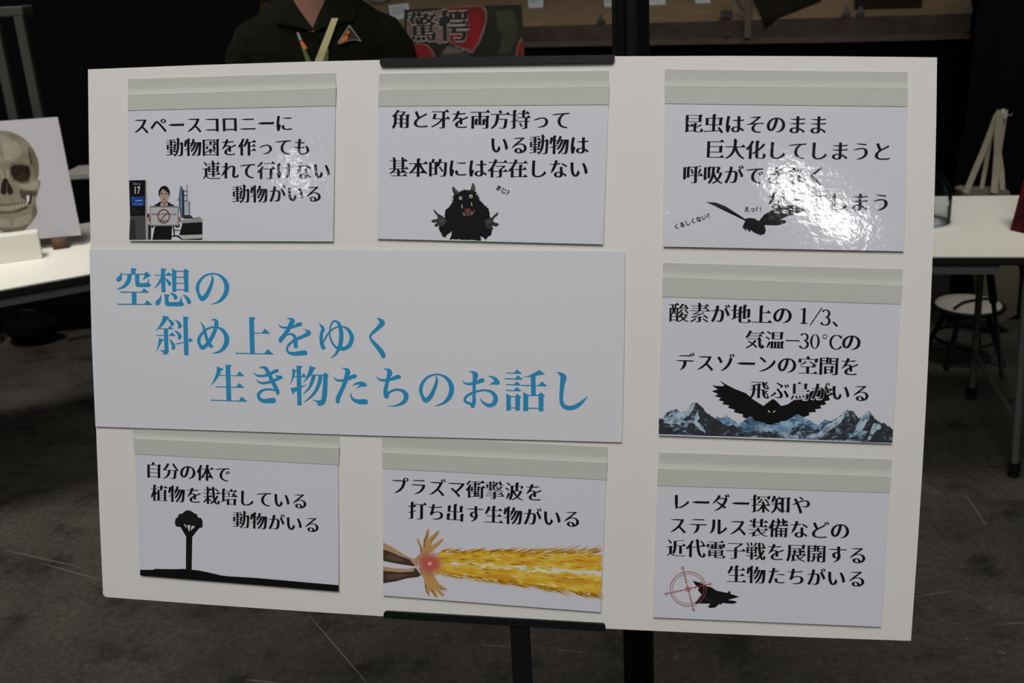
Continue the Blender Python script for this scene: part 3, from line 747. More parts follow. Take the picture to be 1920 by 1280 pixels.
p.poly([(488, 522), (560, 475), (640, 425), (755, 430), (820, 478), (912, 522)], (32, 30, 36), 1)
p.poly([(636, 400), (755, 400), (748, 523), (640, 523)], (160, 136, 124), 2); p.poly([(624, 462), (640, 470), (660, 523), (630, 523)], (215, 215, 218), 3); p.poly([(765, 462), (755, 470), (732, 523), (755, 523)], (215, 215, 218), 3)
p.disc(696, 318, 94, 118, (186, 160, 146), 3)
p.poly([(590, 340), (586, 240), (620, 170), (665, 140), (710, 134), (755, 155), (795, 215), (802, 270), (798, 345), (782, 310), (765, 262), (720, 235), (672, 192), (640, 225), (622, 262), (606, 335)], (26, 23, 26), 4)
for x in (652, 735): p.poly([(x - 24, 285), (x + 22, 283), (x + 18, 300), (x - 18, 302)], (62, 48, 46), 4); p.poly([(x - 26, 268), (x + 24, 264), (x + 24, 270), (x - 24, 275)], (70, 56, 52), 4)
p.poly([(690, 300), (702, 300), (712, 358), (684, 358)], (166, 138, 124), 4); p.poly([(668, 392), (694, 384), (722, 391), (712, 408), (680, 408)], (140, 86, 84), 4)
p.poly([(415, 522), (975, 528), (970, 908), (424, 910)], (128, 118, 118), 4); p.poly([(432, 548), (958, 552), (954, 884), (440, 888)], (196, 196, 198), 5)
for i, wd in enumerate(('BOARDING', 'DENIED')):
    x0 = 455 + i * 282; stp = 33
    for k, ch in enumerate(wd): p.text(ch, (x0 + 17 + k * stp - 23, 680), (x0 + 17 + k * stp + 23, 680), (40, 36, 40), 6)
p.text('搭乗拒否', (604, 808), (764, 808), (54, 46, 48), 6)
p.ring(686, 722, 120, 140, 22, (128, 52, 56), 7); p.line((765, 640), (612, 806), 20, (128, 52, 56), 7)
p.poly([(384, 745), (420, 712), (442, 730), (444, 830), (404, 838), (388, 800)], (150, 120, 108), 6); p.poly([(950, 738), (975, 722), (1016, 740), (1012, 805), (996, 838), (956, 820)], (150, 120, 108), 6)
p.poly([(404, 860), (424, 910), (512, 910), (470, 938), (415, 928)], (26, 25, 30), 6); p.poly([(880, 908), (970, 908), (1002, 850), (992, 915), (940, 942)], (26, 25, 30), 6)
p.poly([(532, 908), (845, 908), (832, 1170), (468, 1170), (505, 960)], (22, 20, 25), 3)
p.mb.build('printed_picture', r)

# --- monster picture
r, a, n = CARDS['monster']; p = Pic(a, n, 800, 330, .10155)
hide = (24, 24, 25)
p.poly([(505, 340), (620, 285), (690, 258), (800, 268), (900, 295), (950, 390), (985, 450), (1060, 520), (1130, 590), (1165, 680), (1170, 800), (1225, 960), (1200, 1060), (1090, 1165), (1060, 1150), (985, 1082), (1008, 1186), (418, 1166), (462, 1090), (455, 1012), (340, 1130), (300, 1110), (228, 990), (225, 930), (330, 800), (330, 680), (370, 600), (450, 530), (485, 470), (490, 400)], hide, 0, 13, 15, 4)
for (x, y, dx, dy) in ((690, 262, 0, -34), (630, 285, -4, -28), (750, 262, 4, -20), (905, 310, 12, -38), (935, 350, 14, -22), (490, 390, -28, -22), (485, 440, -26, -10), (960, 400, 16, -24), (480, 480, -22, 0)):
    p.poly([(x - 16, y + 12), (x + dx, y + dy), (x + 18, y + 12)], hide, 0)
p.poly([(125, 612), (162, 640), (205, 690), (260, 720), (310, 750), (360, 790), (372, 840), (330, 900), (280, 935), (225, 912), (190, 937), (150, 930), (145, 895), (205, 856), (130, 862), (85, 840), (95, 808), (190, 792), (205, 770), (190, 722), (150, 682), (130, 640)], (66, 64, 62), 1)
p.poly([(1322, 665), (1312, 720), (1272, 752), (1240, 782), (1225, 830), (1260, 858), (1310, 868), (1337, 888), (1310, 920), (1270, 932), (1200, 908), (1232, 965), (1210, 1000), (1110, 955), (1060, 850), (1080, 800), (1160, 780), (1210, 758), (1260, 706), (1300, 678)], (60, 58, 57), 1)
p.poly([(230, 800), (320, 790), (340, 840), (270, 880)], (84, 81, 79), 2); p.poly([(1090, 830), (1180, 800), (1200, 850), (1130, 900)], (78, 75, 73), 2)
p.poly([(125, 612), (150, 640), (140, 655)], (30, 30, 32), 2); p.poly([(1322, 665), (1312, 700), (1298, 690)], (30, 30, 32), 2)
p.poly([(490, 188), (530, 232), (610, 298), (560, 345), (512, 345), (478, 280), (468, 225)], (58, 56, 54), 1); p.poly([(502, 212), (535, 245), (598, 302), (580, 318), (520, 262)], (120, 112, 104), 2)
p.poly([(845, 118), (882, 160), (898, 222), (890, 290), (798, 272), (820, 220), (836, 160)], (58, 56, 54), 1); p.poly([(850, 150), (870, 175), (872, 215), (852, 268), (838, 262), (852, 210)], (126, 118, 110), 2)
p.disc(626, 408, 30, 34, (205, 192, 168), 2); p.disc(818, 374, 33, 35, (205, 192, 168), 2); p.disc(630, 414, 12, 13, (18, 16, 15), 3); p.disc(822, 380, 13, 14, (18, 16, 15), 3)
p.poly([(640, 640), (655, 690), (690, 728), (760, 740), (850, 722), (892, 650), (886, 590), (850, 660), (800, 700), (720, 705), (670, 668)], (84, 74, 66), 2)
p.poly([(700, 600), (800, 590), (826, 650), (800, 695), (740, 705), (695, 675)], (104, 56, 54), 1); p.poly([(735, 620), (780, 615), (790, 670), (745, 685)], (132, 76, 72), 2)
for t_ in ([(648, 518), (668, 560), (655, 602), (640, 560)], [(812, 482), (838, 500), (842, 566), (824, 545)], [(676, 672), (706, 722), (682, 722)], [(815, 690), (840, 650), (842, 700)]):
    p.poly(t_, (196, 184, 158), 3)
p.mb.build('printed_picture', r)

# --- insect picture: a big moth in silhouette
r, a, n = CARDS['insect']; p = Pic(a, n, 1220, 100, .3047)
p.poly([(340, 915), (400, 917), (460, 940), (530, 985), (580, 1018), (605, 1012), (640, 1016), (665, 1032), (700, 990), (760, 958), (830, 938), (890, 934), (952, 964), (905, 985), (835, 1004), (800, 1020), (835, 1030), (826, 1046), (780, 1058), (700, 1056), (709, 1090), (700, 1112), (675, 1118), (640, 1104), (615, 1086), (612, 1102), (603, 1092), (588, 1076), (590, 1098), (572, 1075), (564, 1072), (574, 1046), (582, 1030), (520, 1000), (450, 966), (390, 936)], (24, 25, 28))
p.poly([(690, 1035), (760, 985), (840, 955), (920, 956), (840, 990), (760, 1020)], (44, 46, 50), 1)
p.poly([(345, 917), (400, 921), (460, 945), (520, 985), (450, 955), (390, 932)], (48, 50, 54), 1)
p.mb.build('printed_picture', r)

# --- bird and mountains
r, a, n = CARDS['bird']; p = Pic(a, n, 1230, 690, .2344)
p.poly([(505, 95), (560, 130), (640, 170), (720, 200), (780, 252), (860, 302), (880, 285), (910, 262), (935, 245), (962, 262), (1000, 302), (1050, 290), (1110, 250), (1180, 215), (1250, 182), (1330, 160), (1420, 165), (1388, 190), (1426, 205), (1380, 225), (1392, 255), (1350, 264), (1362, 290), (1312, 298), (1322, 322), (1272, 328), (1282, 350), (1222, 354), (1227, 376), (1170, 395), (1100, 422), (1000, 445), (930, 458), (850, 440), (760, 412), (735, 410), (690, 386), (698, 370), (620, 350), (632, 333), (575, 315), (588, 298), (528, 286), (545, 268), (500, 256), (520, 238), (468, 222), (500, 208), (445, 182), (495, 170), (448, 138), (520, 144), (548, 140)], (18, 17, 18))
for e in ([(893, 334), (906, 342), (916, 354), (900, 352)], [(956, 336), (943, 343), (932, 355), (948, 353)]): p.poly(e, (232, 222, 170), 1)
M_far = ramp_print('printed_far_snow', [(.36, (40, 62, 84)), (.46, (92, 132, 168)), (.56, (150, 186, 214)), (.7, (196, 214, 230))], 95, 6, .65, (.8, 1, 1.3), distort=.6)
M_near = ramp_print('printed_near_rock', [(.38, (22, 26, 32)), (.50, (48, 56, 66)), (.545, (120, 148, 176)), (.66, (196, 212, 226))], 80, 7, .68, (.8, 1, 1.2), distort=.8)
M_rock = ramp_print('printed_dark_rock', [(.35, (18, 21, 26)), (.58, (40, 46, 54)), (.63, (110, 130, 152)), (.72, (180, 196, 210))], 90, 6, .65, (.8, 1, 1.2), distort=.8)
p.poly([(470, 402), (490, 384), (520, 400), (565, 370), (610, 412), (660, 442), (700, 422), (755, 382), (800, 425), (850, 432), (900, 456), (940, 448), (990, 430), (1040, 420), (1135, 369), (1190, 402), (1230, 416), (1290, 456), (1350, 408), (1390, 425), (1450, 400), (1450, 572), (900, 556), (470, 542)], M_far, 2, 5, 16, 3, 524)
p.poly([(480, 480), (560, 470), (620, 446), (690, 500), (760, 520), (810, 466), (870, 478), (930, 520), (1010, 530), (1080, 480), (1180, 455), (1230, 470), (1290, 500), (1290, 568), (900, 556), (480, 542)], M_near, 3, 6, 14, 8, 524)
p.poly([(24, 402), (60, 396), (90, 352), (160, 324), (195, 350), (240, 350), (270, 296), (322, 272), (360, 302), (400, 352), (470, 402), (550, 452), (640, 502), (775, 551), (24, 527)], M_near, 4, 5, 14, 5, 524)
p.poly([(24, 402), (70, 420), (120, 470), (160, 528), (24, 527)], M_rock, 5, 4, 14, 5, 524)
p.poly([(322, 276), (360, 302), (400, 352), (470, 402), (550, 452), (640, 502), (775, 551), (420, 540), (300, 536), (345, 470), (310, 420), (350, 360)], M_rock, 5, 5, 14, 6, 524)
p.poly([(1120, 562), (1230, 540), (1300, 478), (1400, 428), (1470, 380), (1530, 333), (1580, 345), (1622, 400), (1660, 372), (1705, 343), (1745, 396), (1800, 442), (1830, 438), (1896, 492), (1890, 596), (1120, 566)], M_near, 4, 5, 14, 9, 524)
M_snow = ramp_print('printed_lit_snow', [(.34, (30, 36, 44)), (.42, (120, 148, 176)), (.52, (186, 204, 220)), (.7, (206, 220, 230))], 110, 6, .68, (.8, 1, 1.2), distort=.8)
for k_, pl in enumerate(([(60, 440), (100, 380), (160, 328), (196, 352), (240, 352), (268, 302), (312, 276), (300, 330), (262, 380), (215, 410), (200, 450), (140, 445)], [(330, 330), (352, 400), (330, 430), (380, 470), (400, 530), (340, 480), (300, 440)],
        [(1290, 520), (1350, 465), (1410, 430), (1470, 385), (1520, 340), (1505, 400), (1460, 450), (1400, 490), (1330, 540), (1250, 560), (1200, 565)], [(1630, 410), (1662, 374), (1704, 346), (1712, 390), (1680, 440), (1650, 500), (1590, 540), (1540, 560), (1600, 480)],
        [(1740, 440), (1790, 446), (1800, 480), (1760, 500), (1720, 560), (1690, 585), (1715, 500)])):
    p.poly(pl, M_snow, 6, 6, 14, 30 + k_, 524)
p.poly([(1640, 590), (1690, 510), (1760, 480), (1830, 445), (1896, 494), (1890, 596)], M_rock, 5, 4, 14, 10, 524)
p.poly([(1280, 572), (1370, 540), (1440, 500), (1400, 570), (1470, 540), (1530, 570)], M_rock, 5, 4, 14, 12, 524)
p.poly([(1530, 338), (1580, 348), (1620, 402), (1600, 470), (1540, 430), (1560, 390)], M_rock, 5, 4, 14, 13, 524)
p.mb.build('printed_picture', r)

# --- jet in the crosshairs
r, a, n = CARDS['radar']; p = Pic(a, n, 1240, 1050, .08593)
p.poly([(685, 442), (835, 488), (880, 508), (930, 535), (985, 564), (1090, 590), (1210, 664), (1435, 712), (1482, 664), (1512, 688), (1510, 735), (1702, 795), (1600, 825), (1450, 866), (1560, 880), (1620, 890), (1655, 918), (1560, 950), (1400, 940), (1350, 925), (1300, 966), (1258, 955), (1180, 1030), (1060, 1042), (1018, 1015), (1068, 948), (728, 940), (880, 744), (795, 650), (828, 608), (748, 548)], (22, 21, 22), 0)
p.poly([(840, 482), (880, 463), (930, 500), (945, 526), (895, 508)], (150, 150, 158), 1); p.poly([(940, 800), (1150, 930), (1120, 920), (930, 810)], (70, 70, 74), 1); p.poly([(1190, 870), (1290, 920), (1260, 915)], (64, 64, 68), 1)
p.poly([(1448, 712), (1482, 668), (1508, 690), (1506, 732)], (52, 54, 58), 1)
red = (164, 74, 82)
p.ring(586, 624, 398, 382, 15, red, 2, 60); p.ring(586, 624, 348, 332, 11, red, 2, 60)
p.line((455, 122), (712, 1126), 15, red, 2); p.line((58, 742), (1112, 508), 15, red, 2); p.disc(582, 630, 60, 60, (198, 160, 166), 1); p.ring(582, 630, 62, 62, 8, red, 2, 24)
for t_ in (.04, .08, .23, .29, .35, .65, .71, .77, .92, .955):
    c = V((455, 122)).lerp(V((712, 1126)), t_); L = 44 if t_ in (.04, .955) else 26; p.line((c.x - L, c.y + L * .22), (c.x + L, c.y - L * .22), 11, red, 2)
    c = V((58, 742)).lerp(V((1112, 508)), t_); p.line((c.x - L * .2, c.y - L), (c.x + L * .2, c.y + L), 11, red, 2)
p.mb.build('printed_picture', r)

# --- hands and fire
r, a, n = CARDS['plasma']; p = Pic(a, n, 710, 970, .22396)
p.xmax = 1867
M_fire = ramp_print('printed_fire', [(.30, (206, 138, 26)), (.42, (230, 168, 34)), (.53, (240, 196, 52)), (.63, (244, 218, 104)), (.74, (250, 242, 206))], 1, 7, .62, (34, 34, 130), distort=.5)
M_core = ramp_print('printed_fire_core', [(.3, (226, 176, 30)), (.45, (238, 206, 60)), (.58, (250, 244, 214))], 1, 6, .6, (40, 40, 150), distort=.6)
p.poly([(470, 300), (540, 288), (620, 300), (700, 292), (950, 284), (1200, 290), (1500, 302), (1700, 296), (1876, 308), (1866, 640), (1650, 622), (1400, 586), (1200, 556), (900, 516), (700, 488), (560, 470), (470, 470)], M_fire, 0, 13, 20, 3)
p.poly([(590, 380), (680, 372), (900, 388), (1150, 398), (1400, 420), (1600, 430), (1872, 450), (1870, 490), (1600, 470), (1300, 460), (1000, 430), (800, 425), (640, 410)], M_core, 1, 12, 24, 6)
M_white = ink((236, 232, 222))
p.poly([(1380, 424), (1480, 424), (1600, 436), (1740, 446), (1872, 452), (1870, 486), (1760, 470), (1640, 462), (1500, 446)], M_white, 2, 7, 18, 8)
p.poly([(600, 384), (640, 368), (680, 380), (670, 398), (620, 400)], M_white, 2, 4, 12, 9); p.poly([(1130, 408), (1200, 404), (1260, 428), (1200, 440)], M_white, 2, 6, 14, 10)
rnd = random.Random(5)
for k in range(300):
    up_ = rnd.random() < .5; x = rnd.uniform(500, 1830); L = rnd.uniform(30, 110) * (.6 + x / 1900)
    y = (300 - rnd.uniform(-8, 26)) if up_ else (450 + (x - 500) * .137 + rnd.uniform(0, 30))
    sl = -rnd.uniform(.15, .55) if up_ else rnd.uniform(.12, .5)
    t_ = rnd.uniform(2, 8); x2, y2 = min(x + L, 1868), y + L * sl * (1 if up_ else 1)
    col = rnd.choice([(212, 150, 22), (226, 174, 36), (236, 200, 70), (206, 138, 20)])
    p.poly([(x, y - t_), (x + L * .4, y + L * sl * .35 - t_ * .6), (x2, y2), (x + L * .4, y + L * sl * .35 + t_ * .6), (x, y + t_)], col, 2)
for k in range(46):
    x = rnd.uniform(560, 1780); y = rnd.uniform(300, 470 + (x - 500) * .11); L = rnd.uniform(40, 130)
    p.poly([(x, y), (x + L * .5, y + L * .02 - 4), (min(x + L, 1868), y + L * .1), (x + L * .5, y + L * .06 + 4)], rnd.choice([(248, 238, 190), (190, 120, 16), (200, 130, 20), (244, 222, 120)]), 2)
tan, shade = (196, 158, 124), (76, 58, 50)
p.poly([(38, 208), (100, 238), (180, 288), (260, 335), (300, 346), (335, 310), (322, 402), (300, 408), (180, 390), (38, 362)], tan, 1)
p.poly([(38, 268), (100, 286), (170, 320), (255, 348), (300, 398), (290, 406), (180, 390), (38, 362)], shade, 2); p.poly([(90, 300), (160, 325), (220, 360), (160, 370), (60, 340)], (104, 80, 68), 3)
p.poly([(38, 408), (130, 424), (230, 430), (310, 420), (356, 480), (330, 497), (240, 507), (150, 532), (38, 550)], shade, 1)
p.poly([(38, 408), (130, 424), (230, 430), (305, 424), (290, 452), (180, 458), (38, 446)], tan, 2); p.poly([(60, 480), (160, 472), (260, 478), (200, 500), (80, 520)], (102, 80, 70), 2)
gold, gold2 = (206, 160, 98), (160, 112, 66)
p.poly([(330, 335), (355, 290), (345, 242), (326, 206), (317, 180), (330, 175), (350, 215), (372, 256), (374, 190), (394, 150), (403, 102), (416, 94), (426, 114), (414, 182), (426, 168), (478, 124), (498, 107), (509, 120), (482, 165), (446, 202), (440, 236), (490, 204), (535, 170), (543, 186), (510, 226), (460, 272), (422, 300), (420, 362), (340, 392)], gold, 2)
p.poly([(374, 250), (376, 192), (396, 150), (404, 104), (410, 150), (392, 200), (390, 248)], gold2, 3); p.poly([(352, 290), (344, 244), (322, 195), (334, 210), (362, 268), (362, 300)], gold2, 3)
p.poly([(432, 200), (476, 140), (500, 112), (470, 160), (440, 205)], gold2, 3)
p.poly([(338, 420), (430, 420), (472, 500), (500, 548), (572, 598), (568, 611), (540, 606), (490, 582), (552, 645), (546, 659), (520, 651), (466, 602), (497, 660), (486, 673), (465, 656), (425, 602), (429, 650), (416, 658), (395, 621), (384, 570), (378, 510), (350, 470)], gold, 2)
p.poly([(384, 560), (396, 618), (416, 654), (404, 600), (398, 560)], gold2, 3); p.poly([(430, 590), (466, 652), (486, 668), (452, 606)], gold2, 3); p.poly([(478, 566), (520, 604), (560, 606), (520, 590)], gold2, 3)
def glow_material():
    m = bpy.data.materials.new('printed_red_glow'); m.use_nodes = True; nt = m.node_tree; b = nt.nodes['Principled BSDF']
    at = nt.nodes.new('ShaderNodeAttribute'); at.attribute_name = 'glow'
    r_ = nt.nodes.new('ShaderNodeValToRGB'); e = r_.color_ramp.elements
    while len(e) < 5: e.new(.5)
    for k, (q, c) in enumerate(((0, (226, 176, 140)), (.35, (222, 130, 104)), (.68, (206, 84, 74)), (.84, (216, 110, 100)), (1, (250, 232, 226)))): e[k].position = q; e[k].color = lin(*c)
    al = nt.nodes.new('ShaderNodeMath'); al.operation = 'MULTIPLY'; al.inputs[1].default_value = 1.6; al.use_clamp = True
    nt.links.new(at.outputs['Fac'], r_.inputs['Fac']); nt.links.new(at.outputs['Fac'], al.inputs[0])
    nt.links.new(r_.outputs['Color'], b.inputs['Base Color']); nt.links.new(al.outputs[0], b.inputs['Alpha'])
    b.inputs['Roughness'].default_value = .5
    return m
pic = p.mb.build('printed_picture', r)
g = Pic(a, n, 710, 970, .22396); gm = glow_material(); vals = []
NR, NA = 14, 32
for i in range(NR):
    for k in range(NA):
        q = []
        for (ii, kk) in ((i, k), (i, k + 1), (i + 1, k + 1), (i + 1, k)):
            f = ii / NR; an = 2 * math.pi * kk / NA; q.append((428 + math.cos(an) * 132 * f, 385 + math.sin(an) * 122 * f)); vals.append((1 - f) ** 1.1)
        pts = [g.pt(x, y, 7) for x, y in q]
        g.mb.face(pts[::-1], gm); vals[-4:] = vals[-4:][::-1]
go = g.mb.build('printed_glow', pic)
at_ = go.data.attributes.new('glow', 'FLOAT', 'POINT'); at_.data.foreach_set('value', vals)

# --- ground with a dark broccoli-like tree
r, a, n = CARDS['plant']; p = Pic(a, n, 180, 790, .2734)
p.poly([(302, 1016), (395, 1016), (400, 1010), (540, 1012), (600, 1010), (700, 1020), (770, 1034), (860, 1055), (900, 1060), (1100, 1072), (1664, 1122), (1664, 1165), (302, 1055)], (14, 14, 15), 0)
p.poly([(540, 690), (545, 665), (562, 652), (570, 632), (592, 628), (612, 612), (650, 612), (672, 628), (690, 634), (698, 655), (720, 662), (732, 690), (728, 725), (700, 730), (676, 718), (650, 712), (620, 706), (596, 706), (575, 722), (548, 718)], (28, 30, 26), 1, 4, 10, 3)
p.poly([(574, 712), (600, 706), (640, 755), (690, 712), (714, 722), (660, 790), (656, 1022), (616, 1022), (618, 790)], (22, 23, 21), 1)
p.poly([(612, 704), (622, 704), (636, 750), (630, 752)], (22, 23, 21), 1); p.poly([(650, 704), (660, 704), (646, 752), (640, 750)], (22, 23, 21), 1)
p.mb.build('printed_picture', r)

# ------------------------------------------------------------------ black fluted post behind the board
pp = MB(); px_ = .2265; py_ = 1.85; rad = .031; prof = []
for k in range(96):
    an = 2 * math.pi * k / 96; ph = (an / (math.pi / 4)) % 1; rr = rad * (.80 if .40 < ph < .60 else 1.0); prof.append((px_ + rr * math.cos(an), py_ + rr * math.sin(an)))
pp.mesh([(x, y, 0.012) for x, y in prof] + [(x, y, 2.5) for x, y in prof], [(i, (i + 1) % 96, 96 + (i + 1) % 96, 96 + i) for i in range(96)], M_black)
r = thing('partition_post', (px_, py_, 0), 'black fluted metal post standing upright just behind the board', 'post')
pp.build('shaft', r)
pb = MB(); pb.lathe((px_, py_, 0), [(0, 0), (.12, 0), (.12, .008), (.115, .012), (0, .012)], M_black); pb.build('foot_plate', r)
pc = MB(); pc.lathe((px_, py_, 2.5), [(.0, 0), (.034, 0), (.034, .012), (0, .014)], M_black); pc.build('cap', r)

# ------------------------------------------------------------------ folding tables
def folding_table(A, dx, dy, length, depth, label, feet_x, inset=.395):
    """A front corner at the table top, dx along the front, dy to the back"""
    A = V(A); dx = V(dx).normalized(); dy = V(dy).normalized(); Z = V((0, 0, 1)); z = A.z
    mid = A + dx * length / 2 + dy * depth / 2; r = thing('folding_table', (mid.x, mid.y, 0), label, 'table')
    t = MB(); t.box(A - Z * .004, dx * length, dy * depth, Z * .004, M_table); tt = t.build('tabletop', r)
    e = MB(); e.box(A - Z * .028, dx * length, dy * depth, Z * .024, M_dark, .004); e.build('edge_band', r)
    ap = MB()
    ap.box(A - Z * .056 + dx * inset + dy * .012, dx * (length - 2 * inset), dy * .03, Z * .030, M_grey)
    ap.box(A - Z * .056 + dx * inset + dy * (depth - .042), dx * (length - 2 * inset), dy * .03, Z * .030, M_grey); ap.build('apron', r)
    for ux, sgn in feet_x:
        for q, lean in ((.10, -.04), (depth - .12, .02)):
            top_ = A + dx * ux + dy * q - Z * .05; bot = V((top_.x, top_.y, 0)) + dx * (.02 * sgn) + dy * lean
            l = MB(); l.tube([top_, bot + Z * .03], .0115, M_grey, 12); leg = l.build('leg', r)
            f = MB(); f.tube([bot + Z * .045, bot + Z * .001], .0165, M_black, 14); f.build('foot_cap', leg)
        c = MB(); c.tube([A + dx * ux + dy * .10 - Z * .07, A + dx * ux + dy * (depth - .12) - Z * .07], .010, M_grey); c.build('crossbar', r)
        c = MB(); c.tube([A + dx * (ux + .01 * sgn) + dy * .09 - Z * .52, A + dx * (ux + .01 * sgn) + dy * (depth - .115) - Z * .52], .008, M_grey); c.build('crossbar', r)
        b = MB(); s0 = A + dx * ux + dy * (depth - .14) - Z * .09; s1 = A + dx * (ux - .02 * sgn) + dy * .14 - Z * .42
        b.tube([s0, s0.lerp(s1, .5)], .012, M_dark); b.tube([s0.lerp(s1, .45), s1], .0075, mat('steel_tube', (150, 150, 150), .25, .5, metal=1)); b.build('brace', r)
    return r
RD = V((.980, -.199, 0)).normalized(); RB = V((.199, .980, 0)).normalized()
RA0 = onz(1760, 480, .7); RA = RA0 - RD * 1.54
folding_table(RA, RD, RB, 2.1, .75, 'white folding table right of the board carrying the clear dome', [(.30, -1), (1.80, 1)])
LD = V((.867, .497, 0)).normalized(); LB = V((-.497, .867, 0)).normalized()
LA0 = onz(0, 543, .7)
folding_table(LA0 - LD * 1.30, LD, LB, 1.80, .75, 'white folding table left of the board carrying the skull panel', [(.28, -1), (1.68, 1)], .12)

# skull panel: flat print leaning back, held by a white box in front
pb0, pb1 = onz(80, 447, .735), onz(152, 440.5, .735); pd = (pb1 - pb0).normalized()
PB1 = pb1; PT = ony(108, 219, pb1.y + .09)
pu = PT - PB1
PB0 = PB1 - pd * .56; pn = pd.cross(pu).normalized()
if pn.y > 0: pn = -pn
pu_h = pu
r = thing('skull_panel', (PB1.x - .25, PB1.y, .7), 'pale square panel printed with a human skull, leaning on the left table', 'display panel')
q = MB(); q.prism([PB0, PB1, PB1 + pu, PB0 + pu], -pn * .006, M_panel, M_edge); q.build('panel', r)
p = Pic(PB1 + pn * .0002, pn, 0, 200, .24226, .0003)
def mid(y): return 52 + .155 * (y - 620)
def sym(pts):
    m_ = [(2 * mid(y) - x, y + .083 * 2 * (x - mid(y))) for x, y in pts]
    return m_
def both(pts, m, layer):
    p.poly(pts, m, layer); p.poly(sym(pts), m, layer)
def bone(name, c1, c2): return mat(name, c1, .7, .15, noise=(28, c2, 5))
B0 = bone('printed_bone', (130, 123, 107), (113, 105, 88)); B1 = bone('printed_bone_light', (148, 142, 128), (134, 127, 111)); B2 = bone('printed_bone_shade', (96, 88, 73), (108, 100, 83)); B3 = bone('printed_bone_dark', (66, 57, 45), (78, 69, 55))
DK = mat('printed_socket', (26, 20, 16), .8, .1, noise=(30, (44, 32, 24), 3))
half = [(-16, 182), (40, 186), (80, 193), (130, 212), (180, 240), (225, 282), (262, 335), (288, 395), (301, 450), (300, 520), (292, 562), (314, 580), (312, 604), (300, 640), (290, 690), (278, 695), (281, 760), (291, 818), (270, 862), (240, 900), (212, 934), (185, 958), (140, 966), (105, 972)]
p.poly(half + sym(half)[::-1], B0, 0)
both([(215, 300), (262, 340), (290, 400), (301, 455), (299, 520), (288, 560), (262, 540), (255, 480), (228, 420)], B2, 1)
both([(215, 330), (245, 370), (252, 440), (236, 460), (222, 400)], B3, 2)
both([(-10, 215), (60, 230), (130, 270), (165, 330), (150, 390), (90, 410), (30, 420), (20, 330)], B1, 1)
both([(64, 455), (90, 430), (150, 425), (215, 438), (248, 470), (246, 530), (225, 590), (170, 598), (100, 576), (70, 520)], B2, 1)
both([(80, 472), (104, 450), (168, 447), (224, 464), (236, 520), (216, 574), (172, 584), (112, 562), (86, 524)], DK, 3)
both([(120, 540), (170, 500), (215, 520), (205, 570), (172, 582)], mat('printed_socket_glow', (62, 44, 32), .8, .1, noise=(40, (40, 28, 20), 3)), 4)
both([(52, 480), (70, 486), (72, 540), (60, 560), (52, 556)], B1, 2)
p.poly([(36, 550), (54, 556), (72, 590), (102, 645), (101, 668), (76, 686), (54, 662), (34, 684), (4, 668), (8, 610), (20, 570)], DK, 3)
p.poly([(48, 590), (56, 590), (58, 660), (48, 664)], B3, 4)
both([(150, 605), (220, 600), (262, 570), (300, 585), (290, 640), (240, 650), (190, 640)], B1, 2)
both([(150, 640), (200, 650), (284, 650), (280, 694), (250, 690), (240, 745), (216, 764), (196, 720), (160, 700)], B3, 2)
both([(205, 690), (229, 684), (226, 728), (210, 748)], mat('printed_gap', (205, 203, 203), .7, .1), 4)
both([(230, 665), (247, 690), (240, 742), (218, 764), (228, 715)], DK, 4)
p.poly([(-70, 740), (0, 750), (70, 752), (150, 742), (216, 726), (218, 790), (160, 822), (80, 835), (0, 832), (-60, 822)], B2, 2)
mt = mat('printed_teeth', (160, 153, 136), .6, .2)
def arch(y0, h, cnt, m, lay, up):
    for k in range(cnt):
        u0, u1 = k / cnt + .012, (k + 1) / cnt - .012
        def P_(u, v):
            x = -70 + 285 * u; y = y0 + 14 * math.sin(math.pi * u) - 28 * u + v; return (x, y)
        b = h * (1 - .35 * abs(2 * (k + .5) / cnt - 1))
        if up: p.poly([P_(u0 + .01, 0), P_(u1 - .01, 0), P_(u1, b * .6), P_(u1 - .012, b), P_(u0 + .012, b), P_(u0, b * .6)], m, lay)
        else: p.poly([P_(u0, 0), P_(u1, 0), P_(u1 - .018, b), P_(u0 + .018, b)], m, lay)
arch(766, 40, 12, mt, 4, True); arch(822, 30, 14, mat('printed_teeth_lower', (136, 129, 113), .6, .2), 4, False)
p.poly([(-66, 806), (30, 820), (110, 816), (212, 768), (212, 780), (110, 828), (30, 832), (-66, 820)], mat('printed_tooth_gap', (48, 38, 30), .8, .1), 3)
both([(105, 872), (170, 850), (230, 830), (255, 850), (212, 905), (150, 925), (105, 930)], B1, 1)
both([(105, 940), (170, 930), (225, 905), (205, 938), (182, 958), (105, 970)], B2, 2)
both([(252, 760), (281, 770), (290, 818), (268, 862), (246, 850)], B2, 2)
p.mb.build('printed_skull', r)

bx0, bx1 = onz(0, 495, .7), onz(80, 484, .7); bdv = (bx1 - bx0).normalized(); bb = V((-bdv.y, bdv.x, 0)); bh = .085
q = MB(); q.box(bx1 - bdv * .30 + V((0, 0, .0005)), bdv * .30, bb * .06, V((0, 0, bh)), mat('white_box_card', (222, 220, 208), .6, .25), .002)
r = thing('paper_box', bx1 - bdv * .15, 'small white box on the left table in front of the skull panel', 'box'); q.build('body', r)
q = MB(); cc = bx1 - bdv * .035 - bb * .0004 + V((0, 0, .045)); q.lathe(cc + bb * .001, [(.012, -.0004), (.013, 0), (.012, .0008), (.011, .0008)], mat('box_seal', (206, 204, 192), .5, .3), 24, True, -bb); q.build('round_seal', r)
w0 = onz(90, 478, .7)
q = MB(); q.lathe(w0 + V((-.012, .075, .0185)), [(0, 0), (.018, 0), (.018, .05), (0, .05)], mat('brown_wood', (88, 66, 52), .6, .2), 24, True, bdv)
